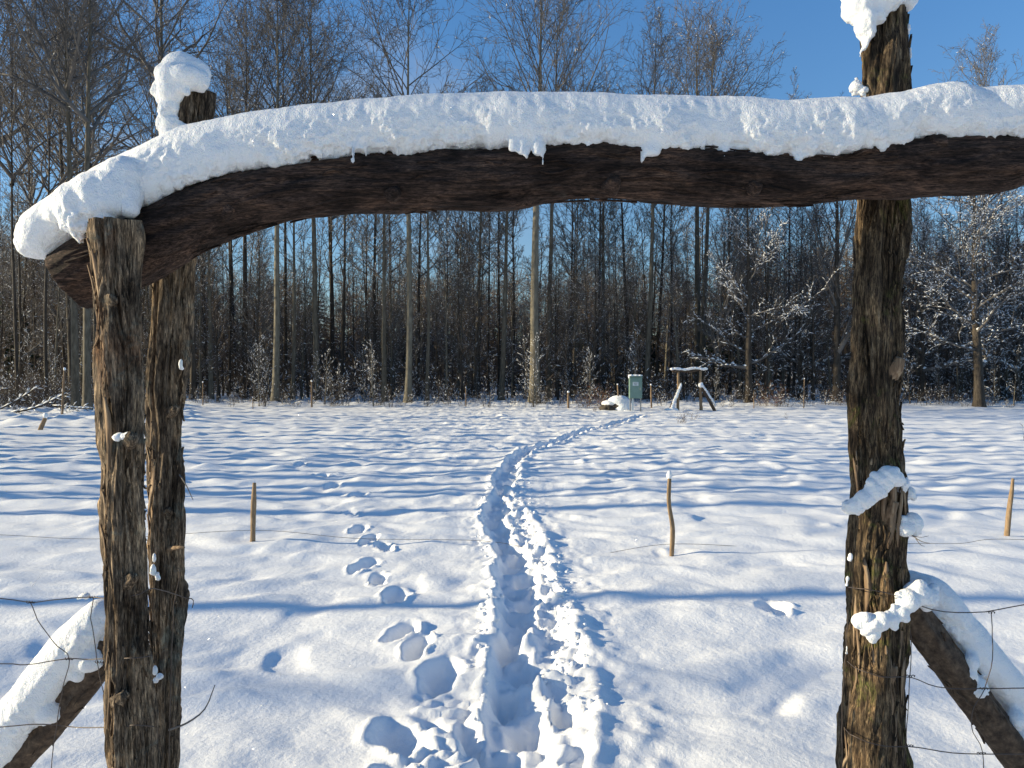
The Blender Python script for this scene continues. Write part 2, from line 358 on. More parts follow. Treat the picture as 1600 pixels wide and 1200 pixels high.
def axis_steps():
    a = list(np.arange(0, 1.5, .0165)); s = .0165
    while a[-1] < 34: s *= 1.0135; a.append(a[-1]+s)
    while a[-1] < 700: s *= 1.25; a.append(a[-1]+s)
    a = np.array(a); return np.concatenate([-a[:0:-1], a])
xs = axis_steps()
ys = [2.55]; 
while ys[-1] < 50: ys.append(ys[-1]*1.0058)
s = .4
while ys[-1] < 900: s *= 1.25; ys.append(ys[-1]+s)
s = .03; b = [2.55-.03]
while b[-1] > -200: s *= 1.2; b.append(b[-1]-s)
ys = np.array(b[::-1]+ys)
gx, gy = np.meshgrid(xs, ys); sh = gx.shape
gzv = ground_z(gx.ravel(), gy.ravel())
idx = np.arange(gx.size).reshape(sh)
q = np.stack([idx[:-1, :-1], idx[:-1, 1:], idx[1:, 1:], idx[1:, :-1]], -1).reshape(-1, 4)
link('snow_field', mesh_from('snow_field', np.stack([gx.ravel(), gy.ravel(), gzv], 1), q, M_SNOW_GROUND), kind='structure')

# clods of snow thrown up beside the trail
def ico_arrays(sub=1):
    bm = bmesh.new(); bmesh.ops.create_icosphere(bm, subdivisions=sub, radius=1)
    v = np.array([x.co[:] for x in bm.verts]); f = np.array([[l.index for l in p.verts] for p in bm.faces]); bm.free(); return v, f
rs = np.random.RandomState(11)
iv, if_ = ico_arrays(2)
V = []; F = []; base = 0
for k in range(420):
    s_ = rs.uniform(1.2, 9.5) if k % 3 else rs.uniform(1.2, 4)
    i = np.searchsorted(TS, s_); c = TRS[min(i, len(TRS)-1)]
    off = rs.choice([rs.uniform(.14, .34), rs.uniform(.25, .45), rs.uniform(-.26, -.13)], p=[.5, .25, .25])
    x, y = c[0]+off, c[1]+rs.uniform(-.05, .05); r = rs.uniform(.005, .017)*(1 if rs.rand() < .85 else 1.7)
    v = iv*np.array([r*rs.uniform(.8, 1.3), r*rs.uniform(.8, 1.3), r*rs.uniform(.6, 1)])
    v = v*(1+.35*pnoise(iv*1.3+k*3.1)+.12*pnoise(iv*3.3+k))[:, None]
    V.append(v+np.array([x, y, gz(x, y)+r*.05])); F.append(if_+base); base += len(iv)
link('snow_clods', mesh_from('snow_clods', np.concatenate(V), np.concatenate(F), M_SNOW_GROUND), kind='stuff',
     label='loose lumps of snow thrown up beside the trodden trail', category='snow')

# ------------------------------------------------------------------ the log gate
def curve_log(name, pts, rad, mat, sides=140, seg=380, fib=.006, lump=.013, seed=0, ecc=None, fibf=26, caps=True, square=0, turn=0):
    """a log along pts with fibrous, lumpy bark as real relief"""
    C_ = smooth_curve(pts, seg); rr = smooth_curve(np.array(rad)[:, None], seg)[:, 0]
    T = np.gradient(C_, axis=0); T /= np.linalg.norm(T, axis=1)[:, None]
    ref = np.array([0, -1., 0]) if abs(T[0][1]) < .8 else np.array([0, 0, 1.])
    A = np.cross(T, ref); A /= np.linalg.norm(A, axis=1)[:, None]; B = np.cross(A, T)
    L_ = np.concatenate([[0], np.cumsum(np.linalg.norm(np.diff(C_, axis=0), axis=1))])
    an = np.arange(sides)*2*math.pi/sides
    S, AN = np.meshgrid(L_, an, indexing='ij'); n = S.size
    ca, sa = np.cos(AN).ravel(), np.sin(AN).ravel(); sv = S.ravel()
    warp = .25*pnoise(np.stack([ca*1.2+seed, sa*1.2, sv*3], 1))
    p1 = np.stack([ca*(1+warp)+seed, sa+warp, sv*2.2], 1)
    big = fbm(p1*1.3, 2)
    tw = AN.ravel()+warp*1.2+sv*.25
    pf = np.stack([np.cos(tw)*fibf/6.28+seed, np.sin(tw)*fibf/6.28, sv*3.2], 1)
    fb = 1-2*np.abs(pnoise(pf)); fb2 = 1-2*np.abs(pnoise(pf*np.array([2.3, 2.3, 1.8])+5))
    plate = np.clip(pnoise(pf*np.array([.42, .42, .75])+11)*9, -1, 1)
    dr = lump*big+fib*(fb*.8+fb2*.6+plate*1.0+np.clip(fb2*fb, -1, 1)*.4)
    if fib > .0055:          # long drying cracks and sunken scars
        pc = np.stack([np.cos(tw)*1.7+seed+3, np.sin(tw)*1.7, sv*1.5], 1)
        dr = dr-.009*np.exp(-(pnoise(pc)/.035)**2)*sstep(-.1, .3, pnoise(pc*.7+20))
        dr = dr-.010*sstep(.35, .6, pnoise(np.stack([ca*1.3+seed, sa*1.3, sv*4.5], 1)+31))
    Rr = rr[:, None]+dr.reshape(S.shape)
    if square:
        aa = an+turn; sq = (np.abs(np.cos(aa))**4+np.abs(np.sin(aa))**4)**-.25
        Rr = Rr*(1+(sq-1)*square)[None]
    ex, ey = ecc or (1, 1)
    P = C_[:, None]+(A[:, None]*np.cos(an)[None, :, None]*ex+B[:, None]*np.sin(an)[None, :, None]*ey)*Rr[..., None]
    V_ = P.reshape(-1, 3)
    i = np.arange(seg-1)[:, None]*sides; a = np.arange(sides)[None]; b_ = (a+1) % sides
    F_ = np.stack([i+a, i+b_, i+sides+b_, i+sides+a], -1).reshape(-1, 4).tolist()
    k = len(V_)
    V_ = np.vstack([V_, C_[0]-T[0]*rr[0]*.1, C_[-1]+T[-1]*rr[-1]*.1])
    for j in range(sides):
        F_.append([k, (j+1) % sides, j]); o = (seg-1)*sides; F_.append([k+1, o+j, o+(j+1) % sides])
    me = mesh_from(name, V_, F_, mat)
    return me, (C_, rr, A, B, T, L_)

def strips(frame, n, seed, mat, name, width=(.006, .018), length=(.06, .2), out=(.0, .012), arc=(0, 2*math.pi), sep=True, root=None, ends=(.03, .97)):
    """peeling strips of bark: thin bent ribbons with thickness that lift off the log"""
    C_, rr, A, B, T, L_ = frame; rs = np.random.RandomState(seed); res = []
    for k in range(n):
        s0 = rs.uniform(ends[0], ends[1])*L_[-1]; ln = rs.uniform(*length); wd = rs.uniform(*width); an0 = rs.uniform(*arc)
        lift = rs.uniform(*out); up = rs.rand() < .5; m = 6; V_ = []
        for j in range(m):
            u = j/(m-1); s_ = min(max(s0+(u-.5)*ln, 0), L_[-1]*.999); i = int(np.searchsorted(L_, s_)); i = min(i, len(L_)-1)
            lf = lift*((u if up else 1-u)**2.2); a = an0+.06*math.sin(u*5+k)
            w2 = wd/2*(1-.75*abs(2*u-1)**3)/rr[i]
            for (da, dr_) in ((-w2, .003), (0, .0055), (w2, .003), (0, -.001)):
                V_.append(C_[i]+(A[i]*math.cos(a+da)+B[i]*math.sin(a+da))*(rr[i]+dr_+lf+.002))
        F_ = []
        for j in range(m-1):
            for q_ in range(4): F_.append([j*4+q_, j*4+(q_+1) % 4, j*4+4+(q_+1) % 4, j*4+4+q_])
        F_ += [[3, 2, 1, 0], [m*4-4, m*4-3, m*4-2, m*4-1]]
        res.append((np.array(V_), F_))
    if sep:
        for V_, F_ in res: child(name, mesh_from(name, V_, F_, mat), root)
    else:
        V_ = np.concatenate([a for a, b in res]); F_ = []
        for i, (a, b) in enumerate(res): F_ += [[x+i*24 for x in f] for f in b]
        child(name, mesh_from(name, V_, F_, mat), root, kind='stuff')

def twig(root, pts, r0, mat=None, name='twig', parent_world=True):
    t = Tubes(); P = smooth_curve(pts, 10); t.add(P.tolist(), np.linspace(r0, r0*.35, 10).tolist(), 6)
    return child(name, t.mesh(name, mat or M_TWIG), root)

def at(px, py, D): return np.array(W(px, py, D))
def frame_radius(pts): pass

# posts
DF, DB, DR = 2.17, 2.52, 2.46
pF = thing('gate_post', 'rough barked front gate post under the left log end, nearest of the two left posts', 'gate post', (W(205, 1300, DF).x, DF, 0), 'log gate in the foreground')
me, frF = curve_log('post_log', [at(212, 1520, DF), at(207, 1200, DF), at(200, 1000, DF), at(193, 800, DF), at(195, 650, DF), at(186, 500, DF), at(182, 430, DF), at(179, 375, DF), at(177, 347, DF)],
                  [.050, .047, .046, .044, .044, .045, .046, .052, .050], M_POST, seed=2, ecc=(1, .95), square=1.0, turn=R(47))
child('post_log', me, pF)
strips(frF, 44, 5, M_STRIP, 'bark_strip', root=pF, width=(.007, .022), length=(.05, .24), out=(0, .018), ends=(.35, .97), arc=(math.pi*.55, math.pi*1.35))
strips(frF, 700, 6, M_POST, 'bark_shreds', width=(.003, .008), length=(.02, .09), out=(0, .008), sep=False, root=pF)
pB = thing('gate_post', 'snow capped back gate post leaning just behind the front left post', 'gate post', (W(252, 1300, DB).x, DB, 0), 'log gate in the foreground')
me, frB = curve_log('post_log', [at(250, 1500, DB), at(252, 1190, DB), at(257, 1000, DB), at(258, 850, DB), at(260, 700, DB), at(264, 560, DB), at(270, 420, DB), at(287, 300, DB), at(298, 210, DB), at(306, 142, DB)],
                  [.044, .032, .038, .040, .042, .045, .044, .043, .041, .041], M_POST, seed=9, square=.95, turn=R(47))
child('post_log', me, pB)
strips(frB, 34, 15, M_STRIP, 'bark_strip', root=pB, width=(.007, .02), length=(.05, .2), out=(0, .018), ends=(.25, .62), arc=(math.pi*.6, math.pi*1.3))
strips(frB, 600, 16, M_POST, 'bark_shreds', width=(.003, .008), length=(.02, .08), out=(0, .01), sep=False, root=pB)
twig(pB, [at(262, 1143, DB-.04), at(290, 1132, DB-.1), at(318, 1110, DB-.1), at(334, 1072, DB-.1)], .0042, M_TWIG)
twig(pB, [at(280, 742, DB-.04), at(290, 758, DB-.08), at(301, 782, DB-.1)], .0028)
twig(pB, [at(262, 858, DB-.03), at(278, 856, DB-.09), at(287, 856, DB-.1)], .009, M_STRIP, 'branch_stub')
pR = thing('gate_post', 'mossy right gate post standing behind the log with snow stuck in its knots', 'gate post', (W(1366, 1300, DR).x, DR, 0), 'log gate in the foreground')
me, frR = curve_log('post_log', [at(1362, 1500, DR), at(1366, 1200, DR), at(1372, 1060, DR), at(1372, 900, DR), at(1376, 790, DR), at(1370, 640, DR), at(1372, 480, DR), at(1376, 300, DR), at(1382, 130, DR), at(1386, 25, DR)],
                  [.088, .084, .075, .066, .070, .061, .060, .060, .061, .052], M_POST_R, square=.5, turn=R(24), seed=17, lump=.017, fib=.007)
child('post_log', me, pR)
strips(frR, 46, 25, M_STRIP, 'bark_strip', root=pR, ends=(.14, .52), width=(.01, .026), length=(.07, .26), out=(0, .018), arc=(math.pi*.2, math.pi*1.15))
strips(frR, 800, 26, M_POST_R, 'bark_shreds', width=(.003, .009), length=(.02, .1), out=(0, .012), sep=False, root=pR)
twig(pR, [at(1420, 832, DR-.05), at(1440, 846, DR-.1), at(1458, 850, DR-.12)], .002)
twig(pR, [at(1428, 838, DR-.06), at(1440, 840, DR-.1), at(1452, 838, DR-.1)], .0015)
twig(pR, [at(1432, 842, DR-.08), at(1440, 852, DR-.1), at(1446, 854, DR-.1)], .0015)
# knots and stubs on the right post
for (px, py, r, s) in ((1400, 575, .018, 1), (1392, 1058, .020, 2), (1392, 800, .018, 3)):
    m2, _ = curve_log('knot', [at(px-12, py+18, DR-.035), at(px, py, DR-.066), at(px+7, py-16, DR-.076)], [r*1.2, r, r*.55], M_STRIP, sides=20, seg=16, fib=.002, lump=.004, seed=s, fibf=10)
    child('knot', m2, pR)
m2, _ = curve_log('knot', [at(200, 690, DF-.03), at(205, 684, DF-.065), at(207, 680, DF-.075)], [.02, .016, .008], M_POST, sides=20, seg=12, fib=.002, lump=.004, seed=4, fibf=10)
child('knot', m2, pF)

# beam
beam = [(112, 437, 2.335, 50), (150, 415, 2.335, 55), (200, 392, 2.335, 54), (262, 362, 2.335, 52), (330, 330, 2.335, 50), (420, 304, 2.335, 48), (540, 286, 2.33, 46), (650, 281, 2.33, 48), (760, 280, 2.325, 49), (850, 270, 2.32, 46),
        (950, 264, 2.315, 48), (1100, 270, 2.31, 50), (1240, 274, 2.30, 48), (1340, 264, 2.295, 45), (1450, 258, 2.29, 45), (1550, 254, 2.285, 45), (1610, 242, 2.285, 36), (1650, 236, 2.285, 24)]
bt = thing('gate_beam', 'long bent brown log laid across the gate posts under thick snow', 'log', tuple(W(800, 280, 2.32)), 'log gate in the foreground')
me, frBeam = curve_log('beam_log', [at(a, b_, c) for a, b_, c, d in beam], [d/1200*c*.97 for a, b_, c, d in beam], M_BEAM, seg=520, seed=31, fib=.0042, lump=.008, fibf=22)
child('beam_log', me, bt)
strips(frBeam, 260, 36, M_BEAM, 'bark_shreds', width=(.003, .009), length=(.04, .16), out=(0, .006), sep=False, root=bt)

# knots and stubs on the log and the left posts
for (px, py, r, s, root_, D_, m_k) in ((960, 285, .020, 11, bt, 2.232, M_BEAM), (618, 300, .016, 12, bt, 2.25, M_BEAM), (1180, 292, .015, 13, bt, 2.222, M_BEAM), (1464, 222, .026, 14, bt, 2.215, M_BEAM), (360, 330, .016, 15, bt, 2.25, M_BEAM),
                               (176, 470, .014, 16, pF, 2.118, M_POST), (206, 905, .013, 17, pF, 2.118, M_POST), (190, 1090, .016, 18, pF, 2.122, M_POST), (272, 640, .014, 19, pB, 2.475, M_POST), (262, 800, .012, 20, pB, 2.475, M_POST)):
    m2, _ = curve_log('knot', [at(px-6, py+6, D_+.02), at(px, py, D_-.002), at(px+3, py-4, D_-.014)], [r*1.35, r*1.05, r*.6], m_k, sides=22, seg=14, fib=.002, lump=.005, seed=s, fibf=9)
    child('knot', m2, root_)

# ---- lying snow: blobs fused by a voxel remesh, then roughened
def fuse(name, parts, voxel=.008, rough=.006, seed=0, mat=M_SNOW, fine=.0016):
    V_ = []; F_ = []; base = 0
    for v, f in parts:
        V_.append(v); F_ += [[i+base for i in p] for p in f]; base += len(v)
    me = bpy.data.meshes.new('t'); me.from_pydata(np.concatenate(V_).tolist(), [], F_)
    o = bpy.data.objects.new('t', me); COL.objects.link(o)
    md = o.modifiers.new('r', 'REMESH'); md.mode = 'VOXEL'; md.voxel_size = voxel
    s_ = o.modifiers.new('s', 'SMOOTH'); s_.factor = .5; s_.iterations = 3
    dg = bpy.context.evaluated_depsgraph_get(); ev = bpy.data.meshes.new_from_object(o.evaluated_get(dg))
    bpy.data.objects.remove(o)
    n = len(ev.vertices); co = np.empty(n*3, np.float32); ev.vertices.foreach_get('co', co); co = co.reshape(-1, 3).astype(float)
    no = np.empty(n*3, np.float32); ev.vertex_normals.foreach_get('vector', no); no = no.reshape(-1, 3)
    low = np.clip(.55-no[:, 2], .12, 1)          # crumbly sides, smooth wind-rounded top
    patch_ = .2+.8*sstep(-.25, .2, pnoise(co*5.5+seed+9))       # some stretches stay smooth, some crumble
    d = rough*1.5*fbm(co*5+seed, 2, .6)*(.45+.6*low)+low*patch_*rough*(1.1*fbm(co*24+seed, 3, .7)+1.3*np.abs(pnoise(co*13+seed+3))-.4)+fine*low*patch_*fbm(co*85+seed, 2, .7)*1.6+.3*fine*pnoise(co*60+seed)
    co = co+no*d[:, None]
    ev.vertices.foreach_set('co', co.astype(np.float32).ravel())
    ev.polygons.foreach_set('use_smooth', np.ones(len(ev.polygons), bool)); ev.materials.clear(); ev.materials.append(mat); ev.update(); ev.name = name
    return ev
def ball(px, py, D, r, sx=1, sz=1, sy=1):
    r = r/1200*D; c = at(px, py, D); return (iv*np.array([r*sx, r*sy, r*sz])+c, if_.tolist())
def limb(pts):
    """capsule chain (px,py,D,r px)"""
    res = []
    P = smooth_curve([[a, b_, c, d] for a, b_, c, d in pts], max(8, len(pts)*5))
    for a, b_, c, d in P: res.append(ball(a, b_, c, d))
    return res
def put_snow(name, label, parts, group=None, **k):
    me = fuse('snow', parts, **k)
    c = sum(((v.co) for v in me.vertices), Vector())/len(me.vertices)
    zmin = min(v.co.z for v in me.vertices); c.z = zmin
    me.transform(Matrix.Translation(-c))
    o = link(name, me, None, label=label, category='snow'); o.location = c
    if group: o['group'] = group
    return o

top = [(38, 366), (50, 338), (90, 308), (120, 285), (170, 257), (220, 236), (300, 203), (400, 179), (540, 163), (650, 155), (770, 150), (900, 150), (1000, 153), (1100, 156), (1220, 160), (1340, 157), (1400, 147), (1440, 136), (1470, 134), (1510, 143), (1600, 141), (1660, 150)]
bot = [(38, 372), (50, 392), (90, 398), (120, 386), (170, 348), (220, 331), (300, 296), (400, 268), (540, 254), (650, 246), (700, 241), (770, 240), (870, 240), (940, 236), (1000, 244), (1100, 246), (1200, 254), (1260, 258), (1340, 243), (1400, 232), (1440, 226), (1530, 228), (1600, 222), (1660, 215)]
xq = np.linspace(42, 1655, 460)
zt = np.interp(xq, *np.array(top).T); zb = np.interp(xq, *np.array(bot).T)
k5 = np.ones(7)/7
zt = np.convolve(np.pad(zt, 3, 'edge'), k5, 'valid')
jag = 6*pnoise(np.stack([xq*.03, xq*0, xq*0+2], 1))+7*pnoise(np.stack([xq*.075, xq*0, xq*0+7], 1))+5*pnoise(np.stack([xq*.17, xq*0, xq*0+5], 1)); zb = zb+11+1.35*jag*sstep(150, 300, xq)
bD = np.interp(xq, [b_[0] for b_ in beam], [b_[2] for b_ in beam])
hd = .112+.012*pnoise(np.stack([xq*.012, xq*0, xq*0+4], 1)); 
endf = np.sqrt(np.clip(1-((np.clip(90-xq, 0, 60))/55)**2, .05, 1)); hd = hd*endf
m_ = 28; an = np.arange(m_)*2*math.pi/m_
V_ = []
for x_, a, b_, D_, h_ in zip(xq, zt, zb, bD, hd):
    c = (a+b_)/2; hh = (b_-a)/2
    zz = c-hh*np.sign(np.sin(an))*np.abs(np.sin(an))**.8
    back = np.cos(an) > 0
    yy = D_+h_*np.sign(np.cos(an))*np.abs(np.cos(an))**.75*np.where(np.sin(an) > 0, 1-.25*np.sin(an)**2, 1)
    for y_, z_ in zip(yy, zz): V_.append(at(x_, z_, D_)*np.array([1, 0, 1])+np.array([0, y_, 0]))
n_ = len(xq); F_ = []
for i in range(n_-1):
    for j in range(m_): F_.append([i*m_+j, i*m_+(j+1) % m_, (i+1)*m_+(j+1) % m_, (i+1)*m_+j])
F_.append(list(range(m_))[::-1]); F_.append(list(range((n_-1)*m_, n_*m_)))
parts = [(np.array(V_), F_)]
f = 2.218
for a in [(815, 240, f, 7, 1.2, .8), (822, 246, f, 5, 1, 1), (840, 241, f, 7, 1.2, .8), (848, 254, f, 3.4, .7, 1.8), (800, 236, f, 7, 1.3, .8), (1003, 249, f, 4.5, .8, 1.5), (1018, 240, f, 8, 1.5, .8), (1130, 246, f, 7, 1.6, .8), (1245, 256, f, 9, 1.2, .9), (552, 255, f, 4, 1.5, .7),
          (1487, 238, f, 7, 1, 1.6), (1480, 256, f, 4, .8, 1.2), (1466, 236, f, 2.5, 1, 2),
          (100, 330, 2.24, 30, 1, 1), (120, 345, 2.20, 30, .9, 1), (150, 328, 2.2, 29, 1.1, .8), (190, 300, 2.21, 24, 1, .8), (205, 325, 2.2, 13, .8, 1), (140, 352, 2.19, 13, 1, 1), (165, 345, 2.18, 12, 1, .8), (125, 368, 2.2, 14, .7, 1), (70, 360, 2.30, 30, 1, .9), (175, 320, 2.2, 26, 1, .8), (60, 378, 2.3, 16, 1, 1)]:
    parts.append(ball(a[0], a[1], a[2], a[3], a[4], a[5]))
    if a[2] < 2.2201:
        for q_ in range(1, 5): parts.append(ball(a[0]+q_*.6, a[1]-q_*6, a[2]+.004*q_, a[3]*(1+.08*q_), a[4], 1))
put_snow('snow_on_beam', 'thick pillow of snow with crumbling lower edge lying along the crossing log', parts, 'snow lying on the gate', voxel=.0055, rough=.0085, seed=3, fine=.0026)
put_snow('snow_heap', 'snow cap shaped like a hooked nose on the back left post top',
         [ball(*a) for a in [(292, 122, 2.45, 24, 1.2, .8), (272, 124, 2.46, 24), (286, 112, 2.5, 29, 1.1, .95), (305, 118, 2.5, 27, 1.0, .95), (270, 128, 2.5, 24), (252, 140, 2.49, 14), (243, 145, 2.48, 8), (262, 155, 2.49, 18), (262, 172, 2.48, 14), (264, 192, 2.48, 17), (272, 145, 2.47, 25), (268, 172, 2.47, 19), (272, 196, 2.47, 17), (270, 214, 2.47, 17), (284, 128, 2.46, 22), (262, 120, 2.48, 20), (312, 128, 2.47, 19), (300, 135, 2.46, 10), (266, 210, 2.47, 15), (279, 195, 2.47, 11), (290, 200, 2.46, 7), (294, 146, 2.44, 6), (285, 138, 2.44, 10)]], 'snow lying on the gate', voxel=.006, rough=.006, seed=8)
put_snow('snow_heap', 'tall snow cap slumping down the left side of the right post top',
         [ball(*a) for a in [(1372, -18, 2.46, 50, 1.15, 1), (1345, 10, 2.44, 34, .9, 1), (1352, 42, 2.42, 24, .8, 1.2), (1350, 68, 2.42, 14, .6, 1.3), (1342, 86, 2.42, 5, .8, 2), (1412, 2, 2.45, 24, .8, 1), (1385, 8, 2.41, 22), (1370, 30, 2.41, 16), (1360, 54, 2.4, 12)]], 'snow lying on the gate', voxel=.006, rough=.008, seed=13)
for i, (lab, bl) in enumerate([
        ('slanting ridge of snow caught on the knot halfway up the right post', [(1388, 742, 2.36, 15), (1378, 752, 2.36, 16), (1366, 766, 2.36, 16), (1352, 780, 2.36, 16), (1338, 790, 2.37, 14), (1328, 792, 2.39, 11), (1400, 746, 2.37, 13), (1412, 756, 2.41, 11), (1420, 770, 2.44, 10)]),
        ('round snowball clinging to the right edge of the right post beside a twig', [(1426, 818, 2.41, 17, 1, 1.1), (1416, 826, 2.40, 15), (1430, 832, 2.41, 11), (1412, 812, 2.4, 8)]),
        ('long snow lump bridging the right post and the top of its brace', [(1436, 930, 2.38, 21), (1420, 940, 2.36, 19), (1408, 958, 2.35, 15), (1395, 970, 2.34, 14), (1380, 972, 2.33, 16), (1362, 974, 2.34, 15), (1346, 972, 2.35, 11), (1366, 990, 2.34, 11), (1356, 984, 2.34, 9), (1450, 935, 2.40, 20)]),
        ('small snow lumps where the right post leaves the snowy log', [(1336, 138, 2.44, 11, 1, 1.2), (1348, 145, 2.43, 9), (1336, 126, 2.45, 6)]),
        ('snow flake stuck high on the right side of the right post', [(1416, 50, 2.42, 6, .8, 2), (1419, 85, 2.42, 6, .8, 2), (1412, 78, 2.42, 4)]),
        ('small snow pad on the knot of the front left post', [(186, 680, 2.115, 3.5, 1.8, .7), (200, 681, 2.11, 4.5, 1.4, .8), (206, 688, 2.105, 3.5), (193, 681, 2.11, 3, 1.5, .7)]),
        ('thin snow streak in the gap between the two left posts', [(240, 872, 2.42, 4, 1, 2.2), (238, 890, 2.42, 4, 1, 2.2), (245, 900, 2.42, 3, 1, 2)]),
        ('snow lump low on the back left post', [(240, 1048, 2.45, 3.5, 1, 2.2), (247, 1058, 2.45, 4), (241, 1064, 2.45, 3.5)]),
        ('snow speck on the upper right side of the back left post', [(283, 570, 2.43, 5, .8, 2), (286, 577, 2.44, 4)]),
        ('small snow clump by the wire knot left of the front post', [(130, 932, 2.4, 7, 1.4, .8), (120, 936, 2.4, 4)]),
        ('snow flake on the left edge of the right post level with the long lump', [(1326, 908, 2.40, 5, .8, 1.8)]),
        ('upper small snow flake on the left edge of the right post', [(1330, 872, 2.41, 4.5, .8, 1.8)]),
        ('lowest snow flake on the left edge of the right post', [(1325, 1018, 2.38, 5, .7, 2)])]):
    rj = random.Random(i+3); bl2 = list(bl)
    if len(bl) > 6:
        for k in range(len(bl)*5):
            a = rj.choice(bl); g_ = rj.uniform(0, 6.28); q_ = a[3]*rj.uniform(.5, .95); bl2.append((a[0]+math.cos(g_)*q_, a[1]+math.sin(g_)*q_, a[2]+rj.uniform(-.012, .012), a[3]*rj.uniform(.28, .55)))
    put_snow('snow_lump', lab, [ball(*a) for a in bl2], 'snow lying on the gate', voxel=.0035, rough=.0085, seed=20+i, fine=.0016)

# braces
bL = thing('gate_brace', 'dark log brace slanting down to the left from the left posts', 'brace', (W(0, 1210, 2.6).x, 2.6, 0), 'log gate in the foreground')
me, fr = curve_log('brace_log', [at(-150, 1390, 2.62), at(-60, 1285, 2.58), at(20, 1190, 2.54), at(90, 1110, 2.5), (at(178, 1008, 2.46))], [.05]*4+[.046], M_BRACE, sides=48, seg=160, seed=41, fib=.003, lump=.006)
child('brace_log', me, bL); strips(fr, 60, 44, M_BRACE, 'bark_shreds', width=(.003, .008), length=(.03, .08), out=(0, .012), sep=False, root=bL)
bR = thing('gate_brace', 'brown log brace slanting down to the right from the right post', 'brace', (W(1600, 1200, 2.6).x, 2.6, 0), 'log gate in the foreground')
me, fr = curve_log('brace_log', [at(1418, 945, 2.46), at(1470, 1018, 2.47), at(1530, 1098, 2.5), at(1600, 1190, 2.53), at(1720, 1350, 2.6)], [.045, .048, .05, .052, .055], M_BRACE, sides=48, seg=160, seed=45, fib=.003, lump=.006)
child('brace_log', me, bR); strips(fr, 60, 46, M_BRACE, 'bark_shreds', width=(.003, .008), length=(.03, .08), out=(0, .012), sep=False, root=bR)
put_snow('snow_on_brace', 'long snow strip lying on the left slanting brace', limb([(152, 962, 2.44, 24), (128, 995, 2.45, 36), (95, 1035, 2.47, 38), (55, 1085, 2.48, 38), (10, 1140, 2.51, 38), (-50, 1215, 2.55, 38), (-120, 1300, 2.58, 34)])+[ball(140, 1030, 2.43, 22), ball(120, 1056, 2.44, 16), ball(75, 1110, 2.46, 22), ball(150, 1035, 2.42, 12)], 'snow lying on the gate', voxel=.007, rough=.009, seed=51)
put_snow('snow_on_brace', 'long snow strip lying on the right slanting brace', limb([(1425, 912, 2.55, 22), (1462, 938, 2.52, 32), (1500, 985, 2.53, 34), (1545, 1042, 2.54, 34), (1585, 1085, 2.56, 30), (1630, 1150, 2.6, 28), (1700, 1240, 2.62, 26)])+[ball(1512, 1055, 2.46, 17), ball(1530, 1075, 2.46, 17), ball(1518, 1035, 2.46, 14), ball(1540, 1090, 2.46, 10), ball(1590, 1125, 2.5, 16), ball(1600, 1150, 2.5, 12)], 'snow lying on the gate', voxel=.007, rough=.010, seed=53)

# wire netting
def wires(label, loc, strands, stays, knots):
    root = thing('wire_fence', label, 'wire fence', loc, 'wire netting beside the gate')
    for nm, L_, r in (('wire_strand', strands, .0016), ('wire_stay', stays, .0013)):
        for p in L_:
            t = Tubes(); P = smooth_curve([at(*q_) for q_ in p], 24)
            P = P+.0022*np.stack([pnoise(P*30), pnoise(P*30+9), pnoise(P*30+4)], 1)
            t.add(P.tolist(), [r]*24, 6); child(nm, t.mesh(nm, M_WIRE), root)
    for px, py, D in knots:
        t = Tubes(); c = at(px, py, D)
        P = [c+np.array([(j-6)*.0022, math.cos(j*1.6)*.0035, math.sin(j*1.6)*.0035]) for j in range(13)]
        t.add(P, [.0014]*13, 5); child('wire_knot', t.mesh('wire_knot', M_WIRE), root)
d = 2.36
wires('rusty wire netting left of the front post, slack and bent', (W(60, 1200, d).x, d, 0),
      [[(-140, 925, d), (0, 936, d), (45, 942, d), (100, 936, d), (145, 934, d), (175, 936, 2.24), (215, 930, 2.10), (240, 920, 2.2), (285, 934, 2.4), (300, 937, 2.42), (298, 952, 2.42)],
       [(-140, 1045, d), (0, 1039, d), (45, 1040, d), (100, 1031, d), (140, 1032, d), (172, 1030, 2.2), (200, 1030, 2.1), (236, 1026, 2.14)],
       [(-140, 1145, d), (0, 1138, d), (60, 1134, d), (110, 1138, d), (172, 1139, 2.2), (205, 1136, 2.095), (238, 1138, 2.14)]],
      [[(45, 942, d), (58, 972, d), (84, 1008, d), (106, 1030, d), (96, 1075, d), (86, 1130, d), (76, 1210, d), (72, 1330, d)],
       [(145, 935, d), (140, 965, d), (147, 1015, d), (152, 1050, 2.34), (166, 1110, 2.3), (176, 1136, 2.24), (168, 1152, 2.3), (178, 1190, 2.26), (182, 1290, 2.3)],
       [(278, 888, 2.42), (278, 905, 2.41), (272, 935, 2.42), (268, 985, 2.42), (262, 1160, 2.42), (264, 1230, 2.42)]],
      [(45, 942, d), (143, 934, d), (105, 1031, d), (152, 1036, d), (175, 1138, 2.24)])
d = 2.37
